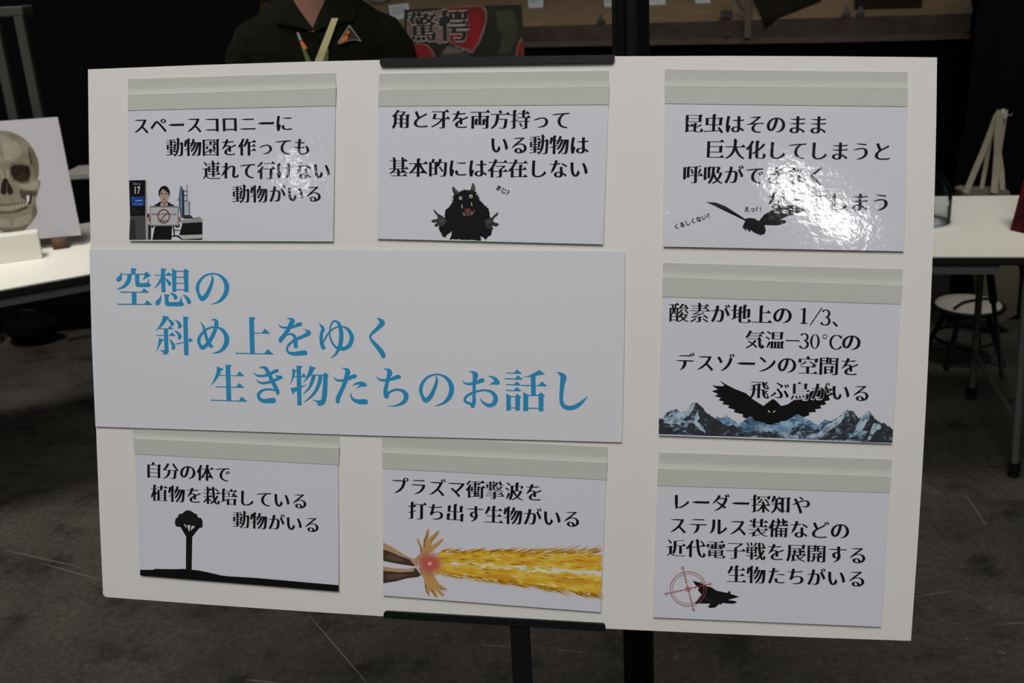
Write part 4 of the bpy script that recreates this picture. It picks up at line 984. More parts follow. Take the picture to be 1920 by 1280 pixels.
tag(q.build('tape_roll', base=w0 + V((0, .06, 0))), 'brown round roll on the left table propping up the skull panel', 'roll')

# narrow grey stand behind the panel
r = thing('metal_stand', (-1.62, 3.65, .7), 'narrow grey metal stand with two uprights behind the skull panel', 'stand')
M_alu = mat('dull_grey_metal', (58, 57, 52), .7, .2)
SY = 3.64; tz = ony(35, 12, SY).z; xr = ony(33, 30, SY).x; xl = ony(-16, 30, SY).x
for x, sgn in ((xr, 1), (xl, -1)):
    for y in (SY,):
        q = MB(); q.box((x - .0155, y, .701), (.031, 0, 0), (0, .026, 0), (0, 0, tz - .03 - .701), M_alu, .003); q.build('upright', r)
q = MB(); q.box((xl - .16, SY, tz - .03), (xr - xl + .179, 0, 0), (0, .09, 0), (0, 0, .03), M_alu, .004); q.build('top_plate', r)
for z in (.72, .86):
    q = MB(); q.box((xl, SY + .004, z), (xr - xl, 0, 0), (0, .02, 0), (0, 0, .03), M_alu); q.build('rung', r)

# pale shelf far left against the curtain
c0, c1 = ony(132, 326, 4.4), ony(175, 323, 4.4)
r = thing('side_shelf', (c0.x, 4.45, 0), 'narrow pale shelf on thin legs before the black curtain at left', 'shelf')
q = MB(); q.box((c0.x - .04, 4.4, c0.z - .025), (.54, 0, 0), (0, .20, 0), (0, 0, .025), mat('pale_shelf', (150, 148, 142), .6, .3), .003); q.build('shelf_board', r)
for x in (c0.x + .095, c0.x + .42):
    q = MB(); q.tube([(x, 4.45, c0.z - .025), (x, 4.45, 0)], .010, M_grey); q.build('leg', r)
# under the left table
bo = onz(8, 628, 0); bo.y -= .12
r = thing('plastic_bottle', bo, 'pale plastic bottle on the floor beneath the left table', 'bottle')
q = MB(); q.lathe(bo, [(0, 0), (.036, 0), (.038, .01), (.038, .17), (.030, .21), (.014, .235), (.014, .25)], mat('milky_plastic', (120, 124, 126), .4, .4)); q.build('body', r)
q = MB(); q.lathe(bo, [(.0385, .03), (.0392, .032), (.0392, .11), (.0385, .112)], mat('bottle_label_blue', (70, 92, 122), .5, .3)); q.build('wrap_label', r)
q = MB(); q.lathe(bo, [(.016, .238), (.016, .262), (0, .262)], mat('cap_white', (190, 190, 190), .5, .3)); q.build('cap', r)
bg = onz(66, 628, 0); bg.y -= .1; bg.x += .04
r = thing('backpack', bg, 'black bag lying on the floor in the dark under the left table', 'bag')
q = MB(); bmx = bmesh.new(); bmesh.ops.create_icosphere(bmx, subdivisions=3, radius=1)
for v in bmx.verts: v.co = V((v.co.x * .12 * (1 + .1 * math.sin(5 * v.co.z)), v.co.y * .09, (max(-.9, v.co.z) + .9) * .075))
bmx.verts.index_update(); q.bm(bmx, M_blackm, Matrix.Translation(bg), True); q.build('body', r)
q = MB(); q.tube([bg + V((-.05, -.04, .12)), bg + V((-.02, -.06, .17)), bg + V((.04, -.05, .165)), bg + V((.06, -.03, .12))], .007, M_black); q.build('strap', r)
q = MB(); k0 = onz(128, 640, 0); q.tube([k0 + V((0, 0, .006)), k0 + V((.06, .05, .006)), k0 + V((.15, .04, .006)), k0 + V((.3, .10, .006))], .006, M_black)
tag(q.build('power_cable', base=k0), 'black cable lying on the floor behind the board\'s left edge', 'cable')

# ------------------------------------------------------------------ right table: dome, red panel, stool, tote bag
M_glass = bpy.data.materials.new('clear_acrylic'); M_glass.use_nodes = True; _nt = M_glass.node_tree; _nt.nodes.clear()
_o = _nt.nodes.new('ShaderNodeOutputMaterial'); _mx = _nt.nodes.new('ShaderNodeMixShader'); _t = _nt.nodes.new('ShaderNodeBsdfTransparent'); _g = _nt.nodes.new('ShaderNodeBsdfGlossy'); _lw = _nt.nodes.new('ShaderNodeLayerWeight')
_t.inputs[0].default_value = (.90, .92, .93, 1); _g.inputs['Roughness'].default_value = .06; _g.inputs[0].default_value = (.9, .93, .95, 1); _lw.inputs['Blend'].default_value = .10
_nt.links.new(_lw.outputs['Fresnel'], _mx.inputs[0]); _nt.links.new(_t.outputs[0], _mx.inputs[1]); _nt.links.new(_g.outputs[0], _mx.inputs[2]); _nt.links.new(_mx.outputs[0], _o.inputs[0])
dm = onz(1776, 412, .7); dr = .095; dm = V((dm.x, dm.y, .7)) - RD * dr + V((0, 0, 0)); dm.y -= 0.02
r = thing('clear_dome', dm, 'clear acrylic dome on the right table beside the board edge', 'dome cover')
q = MB(); prof = [(dr, .002), (dr, .07)] + [(dr * math.cos(math.radians(a_)), .07 + .10 * math.sin(math.radians(a_))) for a_ in range(10, 91, 10)]
inner = [(max(x - .002, 0), z - (.002 if z > .07 else 0)) for x, z in prof][::-1]
q.lathe(dm, prof + inner + [prof[0]], M_glass, 48); q.build('cover', r)
q = MB(); q.lathe(dm, [(0, .0005), (dr + .008, .0005), (dr + .008, .002), (0, .002)], mat('dome_base', (205, 200, 196), .5, .3), 40); q.build('base', r)
q = MB(); bmx = bmesh.new(); bmesh.ops.create_icosphere(bmx, subdivisions=3, radius=.05)
for v in bmx.verts: v.co *= 1 + .12 * math.sin(v.co.x * 90) * math.cos(v.co.z * 70); v.co.z = v.co.z * .8 + .042
bmx.verts.index_update(); q.bm(bmx, mat('pale_specimen', (176, 162, 156), .6, .3), Matrix.Translation(dm + V((0, 0, .003))), True)
tag(q.build('specimen', base=dm), 'pale lumpy specimen inside the clear dome on the right table', 'specimen')
e0, e1 = onz(1894, 432, .7), onz(1930, 440, .7); ed = (e1 - e0).normalized(); et = ony(1917, 345, e0.y + .05) - e0; en = ed.cross(et).normalized()
r = thing('red_panel', e0 + ed * .1, 'dark red panel leaning upright at the right end of the right table', 'display panel')
M_red = mat('dark_red_print', (84, 14, 20), .4, .3, noise=(22, (36, 8, 12), 4)); q = MB()
et2 = et * 2.0
q.prism([e0 + V((0, 0, .001)), e0 + ed * .2 + V((0, 0, .001)), e0 + ed * .2 + et2, e0 + et2], en * .006 if en.y > 0 else -en * .006, M_red); q.build('panel', r)
q = MB(); q.prism([e0 + ed * .15 + V((0, .025, .001)), e0 + ed * .17 + V((0, .025, .001)), e0 + ed * .16 + et * 1.4 + V((0, .012, 0))], V((0, .004, 0)), M_dark); q.build('easel_back', r)

# stool with a pale round seat under the table
sc = onz(1816, 567, .225)
r = thing('round_stool', (sc.x, sc.y, 0), 'low round stool with pale seat and black rim behind the right table leg', 'stool')
q = MB(); srad = .115; q.lathe((sc.x, sc.y, .205), [(0, 0), (srad, 0), (srad + .006, .008), (srad, .018), (srad * .6, .022), (0, .023)], mat('pale_seat', (176, 170, 160), .5, .3), 40); q.build('seat', r)
q = MB(); n_ = 40; q.tube([(sc.x + (srad + .008) * math.cos(2 * math.pi * k / n_), sc.y + (srad + .008) * math.sin(2 * math.pi * k / n_), .212) for k in range(n_ + 1)], .009, M_black, 10); q.build('rim', r)
q = MB(); q.tube([(sc.x - .085, sc.y - .075, .232), (sc.x - .03, sc.y - .02, .234), (sc.x + .05, sc.y + .01, .234), (sc.x + .11, sc.y + .01, .231)], .005, M_black, 8); q.build('strap', r)
for k in range(4):
    an = math.pi / 4 + k * math.pi / 2
    q = MB(); q.tube([(sc.x + .07 * math.cos(an), sc.y + .07 * math.sin(an), .205), (sc.x + .15 * math.cos(an), sc.y + .15 * math.sin(an), .002)], .010, M_black); q.build('leg', r)
q = MB(); q.tube([(sc.x + .115 * math.cos(2 * math.pi * k / 24), sc.y + .115 * math.sin(2 * math.pi * k / 24), .09) for k in range(25)], .006, M_black, 8); q.build('foot_ring', r)

# tote bag hung on a hook before the curtain
TY = 4.06
def tp_(x, y, dy=0): return ony(x, y, TY + dy)
M_cot = mat('shade_toned_cotton', (118, 110, 94), .9, .1, noise=(220, (104, 97, 82), 3)); M_cot2 = mat('natural_cotton_webbing', (166, 158, 136), .9, .1, noise=(400, (150, 142, 120), 3))  # bag body coloured darker to carry the shade it hangs in
tb = tp_(1840, 600)
r = thing('tote_bag', (tb.x, TY, .05), 'natural cotton tote bag hanging by its straps behind the right table', 'bag')
q = MB(); rows = 9; pts = []
outl = [(1803, 358), (1815, 354), (1830, 356), (1860, 355), (1893, 358), (1905, 430), (1912, 520), (1906, 590), (1870, 606), (1846, 596), (1838, 520), (1818, 430)]
q.prism([tp_(x, y, -.03) for x, y in outl], V((0, .07, 0)), M_cot); q.build('body', r)
def webbing(pts, wpx, name, dy=-.035):
    a_, b_ = [], []
    for i, (x, y) in enumerate(pts):
        x0, y0 = pts[max(i - 1, 0)]; x1, y1 = pts[min(i + 1, len(pts) - 1)]; d = V((x1 - x0, y1 - y0)).normalized(); nn = V((-d.y, d.x)) * wpx / 2
        dd = dy + .012 * math.sin(i)
        a_.append(tp_(x + nn.x, y + nn.y, dd)); b_.append(tp_(x - nn.x, y - nn.y, dd))
    q = MB(); q.strip(a_, b_, V((0, -.0025, 0)), M_cot2); q.build(name, r)
webbing([(1811, 362), (1826, 325), (1841, 290), (1856, 252), (1868, 220), (1876, 208)], 11, 'handle')
webbing([(1864, 362), (1867, 330), (1870, 290), (1871, 250), (1876, 212)], 13, 'handle', -.045)
webbing([(1839, 362), (1847, 320), (1853, 280), (1862, 240), (1872, 212)], 8, 'handle', -.005)
webbing([(1880, 362), (1878, 320), (1873, 285), (1880, 240), (1884, 214)], 10, 'handle', -.015)
q = MB(); q.prism([tp_(1877, 204, -.05), tp_(1890.5, 204, -.05), tp_(1888, 222, -.05), tp_(1877, 222, -.05)], V((0, .002, 0)), mat('tag_white', (172, 168, 160), .7, .2)); q.build('cloth_tab', r)
hk = tp_(1882, 205, -.03); q = MB(); hb = V((hk.x, 4.2, hk.z + .03))
q.tube([hb, hb + V((0, -.05, 0)), V((hk.x, TY - .05, hk.z + .004)), V((hk.x, TY - .075, hk.z + .012)), V((hk.x, TY - .08, hk.z + .035))], .0035, M_blackm, 8)
q.tube([tp_(1888, 215, -.05), tp_(1894, 217, -.05), tp_(1898, 213, -.05)], .0025, mat('hook_wire', (130, 110, 100), .5, .3), 8)
tag(q.build('wall_hook', base=hb), 'small metal hook holding the tote bag before the black curtain', 'hook')

# ------------------------------------------------------------------ back counter under a brown cover
CZ = 1.19
fr = onz(1822, 25, CZ); fl_ = onz(735, 57, CZ); cdx = (fr - fl_).normalized(); flft = onz(455, 68, CZ)
flft = fl_ - cdx * ((fl_ - flft).dot(cdx)); flft = flft - cdx * .5; cdb = V((-cdx.y, cdx.x, 0)); clen = (fr - flft).length
slope = (cdb * math.cos(math.radians(14)) + V((0, 0, 1)) * math.sin(math.radians(14)))
cn = cdx.cross(slope).normalized()
r = thing('display_counter', ((flft + fr) / 2 + cdb * .4).xy.to_3d(), 'long raised counter at the back under one brown tarp, toned lit on top, shaded on its front', 'counter')
M_tarp_lit = mat('tarp_lit_tone', (154, 130, 102), .85, .1, noise=(7, (140, 117, 90), 4)); M_tarp_shade = mat('tarp_shaded_tone', (80, 69, 62), .85, .1, noise=(14, (64, 55, 49), 5))  # same tarp twice: top coloured as lit, skirt coloured as in shade
q = MB(); q.box(flft - cn * .012, cdx * clen, slope * 1.0, cn * .012, M_tarp_lit); q.build('top_cover', r)
q = MB(); n_ = 60; drop = .108
va, vb = [], []
for k in range(n_ + 1):
    t = k / n_; off = .006 * math.sin(t * 23) + .004 * math.sin(t * 61)
    pt = flft + cdx * clen * t
    va.append(pt - cdb * .004); vb.append(pt - cdb * (.012 + off) - V((0, 0, drop + .004 * math.sin(t * 9))))
q.strip(va, vb, -cdb * .002, M_tarp_shade)
hem_a = [b.lerp(a_, .24) - cdb * .0015 for a_, b in zip(va, vb)]; hem_b = [b - cdb * .0015 for b in vb]
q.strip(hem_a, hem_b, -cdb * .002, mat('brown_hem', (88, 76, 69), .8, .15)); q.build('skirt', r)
q = MB(); q.box(V((flft.x, flft.y, 0)) + cdb * .03 + V((0, 0, .001)), cdx * clen, cdb * .9, V((0, 0, CZ - .03)), M_blackm); q.build('black_base', r)
M_brass = mat('brass_eyelet', (104, 94, 56), .5, .3, metal=.3)
for px, py in ((1365, 63.5), (1813, 54)):
    v = ray(px, py); o_ = CP + v * (((flft - cdb * .02) - CP).dot(cdb) / v.dot(cdb)) - cdb * .006
    q = MB(); q.lathe(o_, [(.006, 0), (.007, .003), (.011, .003), (.013, 0)], M_brass, 20, True, -cdb); q.lathe(o_ - cdb * .0005, [(0, 0), (.0065, 0)], M_blackm, 16, False, -cdb); q.build('eyelet', r)
def oncounter(px, py, h=0): return onplane(px, py, flft + cn * h, cn)
# thin upright pole against the counter
p0 = onz(1401, 34, CZ) - cdb * .05
v = ray(1401, 72); pbm = CP + v * ((flft - cdb * .035 - CP).dot(cdb) / v.dot(cdb))
r2 = thing('support_pole', pbm, 'slim brown pole rising in front of the back counter', 'pole')
q = MB(); q.box(pbm - cdx * .016, cdx * .033, cdb * .018, V((0, 0, .9)), mat('brown_pole', (98, 86, 70), .6, .25), .003); q.build('shaft', r2)
q = MB(); a_ = pbm + V((0, 0, .12)) - cdx * .01; q.prism([a_, a_ - cdx * .09 + V((0, 0, .16)), a_ - cdx * .115 + V((0, 0, .16)), a_ - cdx * .02], cdb * .012, mat('brown_brace', (88, 76, 66), .6, .2)); q.build('brace', r2)
# label cards propped on the counter
lab = [((728.5, 10), (766, 6), (769.5, 33.5), (733, 38), 'white caption card nearest the person, left on the back counter'),
       ((990, -12), (1018.5, -12), (1018.5, 14), (990.5, 15), 'white caption card on the back counter above the red poster\'s right edge'),
       ((1132, -14), (1160, -14), (1160, 13), (1133, 13), 'white caption card on the back counter half hidden by the black post'),
       ((1216, -16), (1247, -16), (1248, 8.5), (1217, 10), 'white caption card on the back counter just right of the black post'),
       ((1301, -18), (1331, -18), (1332, 5.5), (1304, 6.5), 'white caption card on the back counter left of the slim pole')]
M_lab = mat('caption_card', (205, 205, 210), .7, .2); M_lt = mat('caption_print', (120, 120, 124), .8, .1)
for a_, b_, c_, d_, lb in lab:
    B_ = oncounter(*d_, .002); Cc = oncounter(*c_, .002); up_ = (V((0, 0, 1)) * .95 + cdb * .3).normalized()
    nrm = (Cc - B_).cross(up_).normalized()
    if nrm.dot(cdb) > 0: nrm = -nrm
    T0 = onplane(*a_, B_, nrm); T1 = onplane(*b_, B_, nrm)
    r2 = thing('caption_card', (B_ + Cc) / 2, lb, 'label card', 'caption cards on the back counter')
    q = MB(); q.prism([B_, Cc, T1, T0], -nrm * .0012, M_lab); q.build('card', r2)
    q = MB(); ux = (Cc - B_); uy = (T0 - B_)
    for k in range(4):
        s0 = B_ + uy * (.78 - k * .14) + ux * .14 + nrm * .0006; q.face([s0, s0 + ux * (.7 - .2 * (k == 3)), s0 + ux * (.7 - .2 * (k == 3)) + uy * .04, s0 + uy * .04], M_lt)
    q.build('print_lines', r2)
# clips on the cover edge
M_clip = mat('dark_clip', (62, 58, 52), .5, .3)
for px, lb in ((1128.5, 'dark spring clip on the counter edge left of the black post'), (1587, 'left one of two dark spring clips on the counter edge'), (1613.5, 'right one of two dark spring clips on the counter edge')):
    v0 = flft + cdx * ((onz(px, 45 - (px - 1128) * .03, CZ) - flft).dot(cdx)); r2 = thing('spring_clip', v0, lb, 'clip', 'spring clips on the counter edge')
    q = MB(); q.prism([v0 - cdx * .020 - cdb * .010, v0 + cdx * .020 - cdb * .010, v0 + cdx * .017 - cdb * .010 + V((0, 0, .020)), v0 - cdx * .017 - cdb * .010 + V((0, 0, .020))], cdb * .028, M_clip); q.build('jaw', r2)
    q = MB(); q.prism([v0 - cdx * .012 - cdb * .004 + V((0, 0, .020)), v0 + cdx * .012 - cdb * .004 + V((0, 0, .020)), v0 + cdx * .007 - cdb * .004 + V((0, 0, .046)), v0 - cdx * .007 - cdb * .004 + V((0, 0, .046))], cdb * .012, mat('clip_handle', (84, 84, 80), .4, .4)); q.build('handle', r2)
v0 = flft + cdx * ((onz(1367, 36, CZ) - flft).dot(cdx)); q = MB(); q.box(v0 - cdx * .026 - cdb * .012 + V((0, 0, .008)), cdx * .052, cdb * .03, V((0, 0, .04)), M_clip, .003)
tag(q.build('square_clamp', base=v0), 'square dark clamp gripping the counter edge left of the slim pole', 'clamp')
# dark slabs and pale specimens on the counter
M_slab = mat('dark_slab', (40, 34, 28), .6, .25, noise=(9, (30, 26, 22), 3))
def slab(pts, name, label, h=.03):
    q = MB(); P = [oncounter(x, y, h) for x, y in pts]; q.prism(P, -cn * (h - .001), M_slab)
    return tag(q.build(name, base=P[0] - cn * h), label, 'slab')
slab([(1412, -12), (1433, 34), (1540, -8), (1540, -30)], 'specimen_tray', 'dark tilted slab pointing its corner at the counter edge')
slab([(1602, -20), (1603.5, 7), (1729, 3.5), (1729, -20)], 'specimen_tray', 'dark flat slab on the counter above the pair of clips')
M_pale = mat('grey_specimen', (150, 146, 140), .7, .2, noise=(18, (128, 124, 118), 4))
def lump(px, py, rx, rz, label):
    c_ = oncounter(px, py, .004); q = MB(); bmx = bmesh.new(); bmesh.ops.create_icosphere(bmx, subdivisions=4, radius=1)
    for v in bmx.verts:
        k = 1 + .08 * math.sin(v.co.x * 6 + px) * math.cos(v.co.z * 5); v.co = V((v.co.x * rx * k, v.co.y * rx * .7 * k, (max(v.co.z, -.6) + .6) * rz * k))
    bmx.verts.index_update(); M = Matrix(((cdx.x, slope.x, cn.x, c_.x), (cdx.y, slope.y, cn.y, c_.y), (cdx.z, slope.z, cn.z, c_.z), (0, 0, 0, 1)))
    q.bm(bmx, M_pale, M, True); tag(q.build('specimen', base=c_), label, 'specimen', 'specimens on the back counter')
lump(712, 3, .07, .06, 'grey rounded specimen on the counter over the person\'s shoulder')
lump(1046, -6, .075, .04, 'pale flat specimen on the counter above the red poster')
lump(1114, -3, .04, .035, 'grey specimen on the counter beside the post and half-hidden card')
lump(478, 2, .09, .06, 'dim rounded specimen at the far left end of the counter')
q = MB(); t0 = [oncounter(x, y, .001) for x, y in ((1812, 14), (1823, 12), (1824, 21), (1813, 22))]; q.prism(t0, -cn * .0006, mat('blue_grey_tape', (120, 122, 140), .6, .2))
tag(q.build('tape_patch', base=t0[0]), 'small blue-grey tape patch at the counter\'s right corner', 'tape')

# ------------------------------------------------------------------ red poster standing on the table behind the board
r = thing('book_poster', (-.08, 3.31, .7), 'dark red poster with two big black Japanese characters above the board', 'poster')
po = V((0, 3.3, 1.3)); pnn = V((0, -1, .06)).normalized()
def pp_(x, y, h=0): return onplane(x, y, po + pnn * h, pnn)
A0, A1 = pp_(757.5, 18), pp_(978, 8); A2 = pp_(984, 106); A3 = pp_(759, 108)
k = (A1.z - .702) / (A1.z - A2.z)
q = MB(); A2b = A1 + (A2 - A1) * k; A3b = A0 + (A3 - A0) * ((A0.z - .702) / (A0.z - A3.z))
M_pos = mat('poster_dark', (24, 23, 17), .5, .15, noise=(9, (40, 38, 25), 3)); q.prism([A0, A1, A2b, A3b], -pnn * .005, M_pos, M_edge); q.build('panel', r)
q = MB(); q.prism([V((-.10, 3.35, .701)), V((-.08, 3.35, .701)), V((-.09, 3.33, 1.1))], V((0, .005, 0)), M_dark); q.prism([V((-.10, 3.46, .701)), V((-.08, 3.46, .701)), V((-.09, 3.34, 1.1))], V((0, .005, 0)), M_dark); q.build('easel_back', r)
p = Pic(po, pnn, 700, 0, .2604, .0003)
M_halo = mat('poster_halo', (118, 96, 88), .5, .2, noise=(16, (76, 58, 54), 3)); M_prd = mat('poster_red', (132, 18, 18), .5, .2, noise=(12, (94, 12, 14), 3))
p.poly([(240, 150), (262, 88), (350, 90), (470, 70), (520, 60), (560, 300), (470, 320), (440, 300), (260, 310), (240, 240)], M_halo, 0)
p.poly([(505, 52), (660, 44), (790, 40), (818, 70), (820, 140), (800, 220), (768, 310), (716, 385), (660, 372), (590, 345), (535, 292), (525, 180)], M_halo, 1)
p.poly([(540, 58), (660, 52), (780, 48), (806, 90), (806, 150), (785, 220), (752, 300), (708, 362), (668, 350), (600, 325), (555, 285), (548, 180)], M_prd, 2)
p.poly([(245, 400), (290, 318), (330, 306), (395, 322), (436, 372), (446, 412), (240, 412)], M_halo, 0); p.poly([(262, 404), (300, 330), (340, 318), (390, 334), (424, 380), (430, 410), (262, 410)], M_prd, 1)
p.poly([(478, 412), (490, 370), (520, 330), (560, 318), (600, 350), (620, 340), (640, 370), (665, 358), (690, 395), (700, 410)], mat('poster_teeth_shadow', (46, 44, 38), .5, .3), 3, 8, 14, 3)
for k in range(8): p.line((505 + k * 16, 392 - k * 2), (540 + k * 14, 334 + k * 4), 3, mat('poster_teeth', (150, 140, 128), .5, .3), 4)
p.poly([(1022, 410), (1030, 350), (1048, 290), (1068, 262), (1078, 300), (1084, 410)], M_halo, 0); p.poly([(1034, 410), (1040, 355), (1056, 305), (1072, 290), (1080, 410)], M_prd, 1)
p.poly([(880, 80), (1000, 70), (1040, 160), (1030, 300), (980, 380), (900, 390), (930, 260), (890, 180)], mat('poster_olive', (50, 48, 24), .5, .3, noise=(14, (34, 34, 20), 3)), 0)
for ch, x0, x1, y in (('驚', 252, 458, 196), ('愕', 466, 690, 188)):
    p.text(ch, (x0, y), (x1, y - 4), mat('poster_white_line', (146, 134, 126), .5, .2), 5, 'halo', 1.03); p.text(ch, (x0, y), (x1, y - 4), mat('poster_black_ink', (10, 10, 10), .5, .3), 7, 'heavy', 1.03)
p.mb.build('printed_picture', r)

# ------------------------------------------------------------------ the person standing behind the board
PX, PY = -.478, 3.0
r = thing('person', (PX, PY, 0), 'person in a dark green collared shirt with a lanyard, standing behind the board', 'person')
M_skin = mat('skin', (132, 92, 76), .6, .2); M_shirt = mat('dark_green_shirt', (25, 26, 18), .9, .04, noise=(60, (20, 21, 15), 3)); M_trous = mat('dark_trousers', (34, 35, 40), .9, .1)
M_hair = mat('black_hair', (26, 22, 20), .5, .4)
def skinned(chains, root):
    bm = bmesh.new(); L = bm.verts.layers.skin.verify(); made = {}
    def vert(p, rad):
        k = tuple(round(c, 4) for c in p)
        if k not in made:
            v = bm.verts.new(V(p)); v[L].radius = (rad, rad) if not isinstance(rad, tuple) else rad; made[k] = v
        return made[k]
    for ch in chains:
        prev = None
        for p, rad in ch:
            v = vert(p, rad)
            if prev is not None and prev is not v and not any(v in e.verts for e in prev.link_edges): bm.edges.new((prev, v))
            prev = v
    vert(root, .1)[L].use_root = True
    me = bpy.data.meshes.new('tmp'); bm.to_mesh(me); bm.free(); o = bpy.data.objects.new('tmp', me); C.objects.link(o)
    o.modifiers.new('skin', 'SKIN').use_smooth_shade = True; sb = o.modifiers.new('sub', 'SUBSURF'); sb.levels = 2
    bpy.context.view_layer.update(); dg = bpy.context.evaluated_depsgraph_get(); ev = bpy.data.meshes.new_from_object(o.evaluated_get(dg))
    out = ([v.co.copy() for v in ev.vertices], [tuple(p.vertices) for p in ev.polygons]); bpy.data.objects.remove(o); bpy.data.meshes.remove(ev)
    return out
pel = (0, 0, .92); ch = [[(pel, (.13, .10)), ((0, 0, 1.08), (.125, .09)), ((0, 0, 1.25), (.14, .095)), ((0, .005, 1.38), (.10, .08)), ((0, 0, 1.46), .054), ((0, -.012, 1.53), .050)]]
for s_ in (-1, 1):
    wr = (s_ * .245, -.03, .84)
    ch.append([((0, .005, 1.38), (.10, .08)), ((s_ * .165, .005, 1.385), .050), ((s_ * .215, .01, 1.10), .040), (wr, .027), ((s_ * .25, -.038, .80), .030), ((s_ * .252, -.045, .765), .028)])
    ch.append([(pel, (.13, .10)), ((s_ * .09, 0, .84), .085), ((s_ * .10, -.005, .47), .055), ((s_ * .105, .02, .10), .036), ((s_ * .11, -.06, .035), .032), ((s_ * .115, -.15, .025), .028)])
    palm = (s_ * .252, -.045, .765)
    for k, (dy, ln) in enumerate(((-.03, .066), (-.010, .078), (.010, .072), (.028, .056))):
        ch.append([(palm, .028), ((s_ * .254, -.045 + dy, .738), .0095), ((s_ * .250, -.052 + dy, .738 - ln * .5), .0085), ((s_ * .238, -.062 + dy, .738 - ln), .0075)])
    ch.append([((s_ * .25, -.038, .80), .030), ((s_ * .243, -.072, .775), .011), ((s_ * .236, -.092, .745), .009)])
vs_, fs_ = skinned(ch, pel)
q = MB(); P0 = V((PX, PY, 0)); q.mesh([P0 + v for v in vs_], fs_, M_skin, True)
hc = P0 + V((0, -.025, 1.61)); bmx = bmesh.new(); bmesh.ops.create_uvsphere(bmx, u_segments=40, v_segments=28, radius=1)
for v in bmx.verts:
    x, y, z = v.co; jaw = 1 - .28 * max(0, -z) ** 1.3; X_, Y_, Z_ = x * .074 * jaw, y * .095 * (1 - .1 * max(0, -z)), z * .118
    if y < -.5:
        nose = math.exp(-(x / .16) ** 2) * math.exp(-((z + .18) / .20) ** 2); Y_ -= .022 * nose * (1 if z < .1 else .5)
        for ex in (-.42, .42): Y_ += .008 * math.exp(-((x - ex) / .2) ** 2 - ((z - .02) / .13) ** 2)
        Y_ -= .005 * math.exp(-(x / .3) ** 2 - ((z + .52) / .1) ** 2)
    v.co = V((X_, Y_, Z_))
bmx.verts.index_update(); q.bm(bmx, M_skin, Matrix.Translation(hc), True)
for s_ in (-1, 1):
    def ball(c, rx, ry, rz, m):
        b_ = bmesh.new(); bmesh.ops.create_uvsphere(b_, u_segments=14, v_segments=10, radius=1)
        for v in b_.verts: v.co = V((v.co.x * rx, v.co.y * ry, v.co.z * rz))
        b_.verts.index_update(); q.bm(b_, m, Matrix.Translation(c), True)
    ball(hc + V((s_ * .031, -.080, .003)), .012, .009, .007, mat('eye_white', (225, 220, 214), .3, .5)); ball(hc + V((s_ * .031, -.0875, .003)), .005, .003, .005, mat('iris_dark', (36, 24, 18), .2, .5))
    ball(hc + V((s_ * .075, .005, -.012)), .012, .020, .032, M_skin)
    ball(hc + V((s_ * .031, -.086, .024)), .017, .005, .003, M_hair)
ball(hc + V((0, -.086, -.060)), .022, .007, .007, mat('lips', (150, 88, 80), .5, .3))
q.build('body', r)
q = MB(); bmx = bmesh.new(); bmesh.ops.create_uvsphere(bmx, u_segments=40, v_segments=28, radius=1)
for v in bmx.verts:
    wv = 1 + .03 * math.sin(v.co.x * 22) * math.sin(v.co.z * 17 + v.co.y * 13); v.co = V((v.co.x * .084 * wv, v.co.y * .106 * wv + .006, v.co.z * .127 * wv))
kill = [f for f in bmx.faces if (lambda c: (c.y < -.035 and c.z < .062 + .2 * abs(c.x)) or c.z < -.062)(f.calc_center_median())]
bmesh.ops.delete(bmx, geom=kill, context='FACES'); bmx.verts.index_update(); q.bm(bmx, M_hair, Matrix.Translation(hc), True); q.build('hair', r)

RINGS = [(.83, .185, .125), (.90, .188, .125), (1.0, .182, .122), (1.1, .186, .124), (1.2, .196, .126), (1.28, .204, .126), (1.34, .208, .122), (1.38, .200, .114), (1.41, .182, .106), (1.43, .158, .098), (1.45, .130, .090), (1.47, .098, .080), (1.49, .076, .072), (1.50, .070, .070)]
def ring_at(z):
    for (z0, a0, b0), (z1, a1, b1) in zip(RINGS, RINGS[1:]):
        if z0 <= z <= z1: t = (z - z0) / (z1 - z0); return a0 + (a1 - a0) * t, b0 + (b1 - b0) * t
    return RINGS[-1][1:] if z > 1 else RINGS[0][1:]
VZ, VS = 1.378, .56                              # foot of the open collar and its spread
def front_y(x, z):
    a_, b_ = ring_at(z); return PY - b_ * math.sqrt(max(0.02, 1 - (x / a_) ** 2))
NZ, NA = 150, 144; vs_ = []; fs_ = []
for i in range(NZ + 1):
    z = .83 + (1.50 - .83) * (i / NZ); a_, b_ = ring_at(z)
    for k in range(NA):
        an = 2 * math.pi * k / NA; fold = 1 + .012 * math.sin(an * 9 + z * 18) * (1 if z < 1.33 else .3); vs_.append(P0 + V((a_ * math.cos(an) * fold, b_ * math.sin(an) * fold, z)))
for i in range(NZ):
    for k in range(NA):
        f = (i * NA + k, i * NA + (k + 1) % NA, (i + 1) * NA + (k + 1) % NA, (i + 1) * NA + k); c = sum((vs_[j] for j in f), V()) / 4 - P0
        if c.y < -.02 and c.z > VZ and abs(c.x) < (c.z - VZ) * VS: continue
        fs_.append(f)
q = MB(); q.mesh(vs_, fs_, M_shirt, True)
for s_ in (-1, 1):
    q.tube([P0 + V((s_ * .08, 0, 1.385)), P0 + V((s_ * .13, .001, 1.380)), P0 + V((s_ * .168, .002, 1.358)), P0 + V((s_ * .193, .004, 1.315)), P0 + V((s_ * .208, .006, 1.25)), P0 + V((s_ * .219, .008, 1.18)), P0 + V((s_ * .226, .01, 1.10))], [.040, .056, .064, .065, .062, .059, .061], M_shirt, 22, False)
def onchest(px, py, h=.006):
    y = PY - .11
    for _ in range(6):
        p_ = ony(px, py, y); y = front_y(p_.x - PX, p_.z) - h
    return ony(px, py, y)
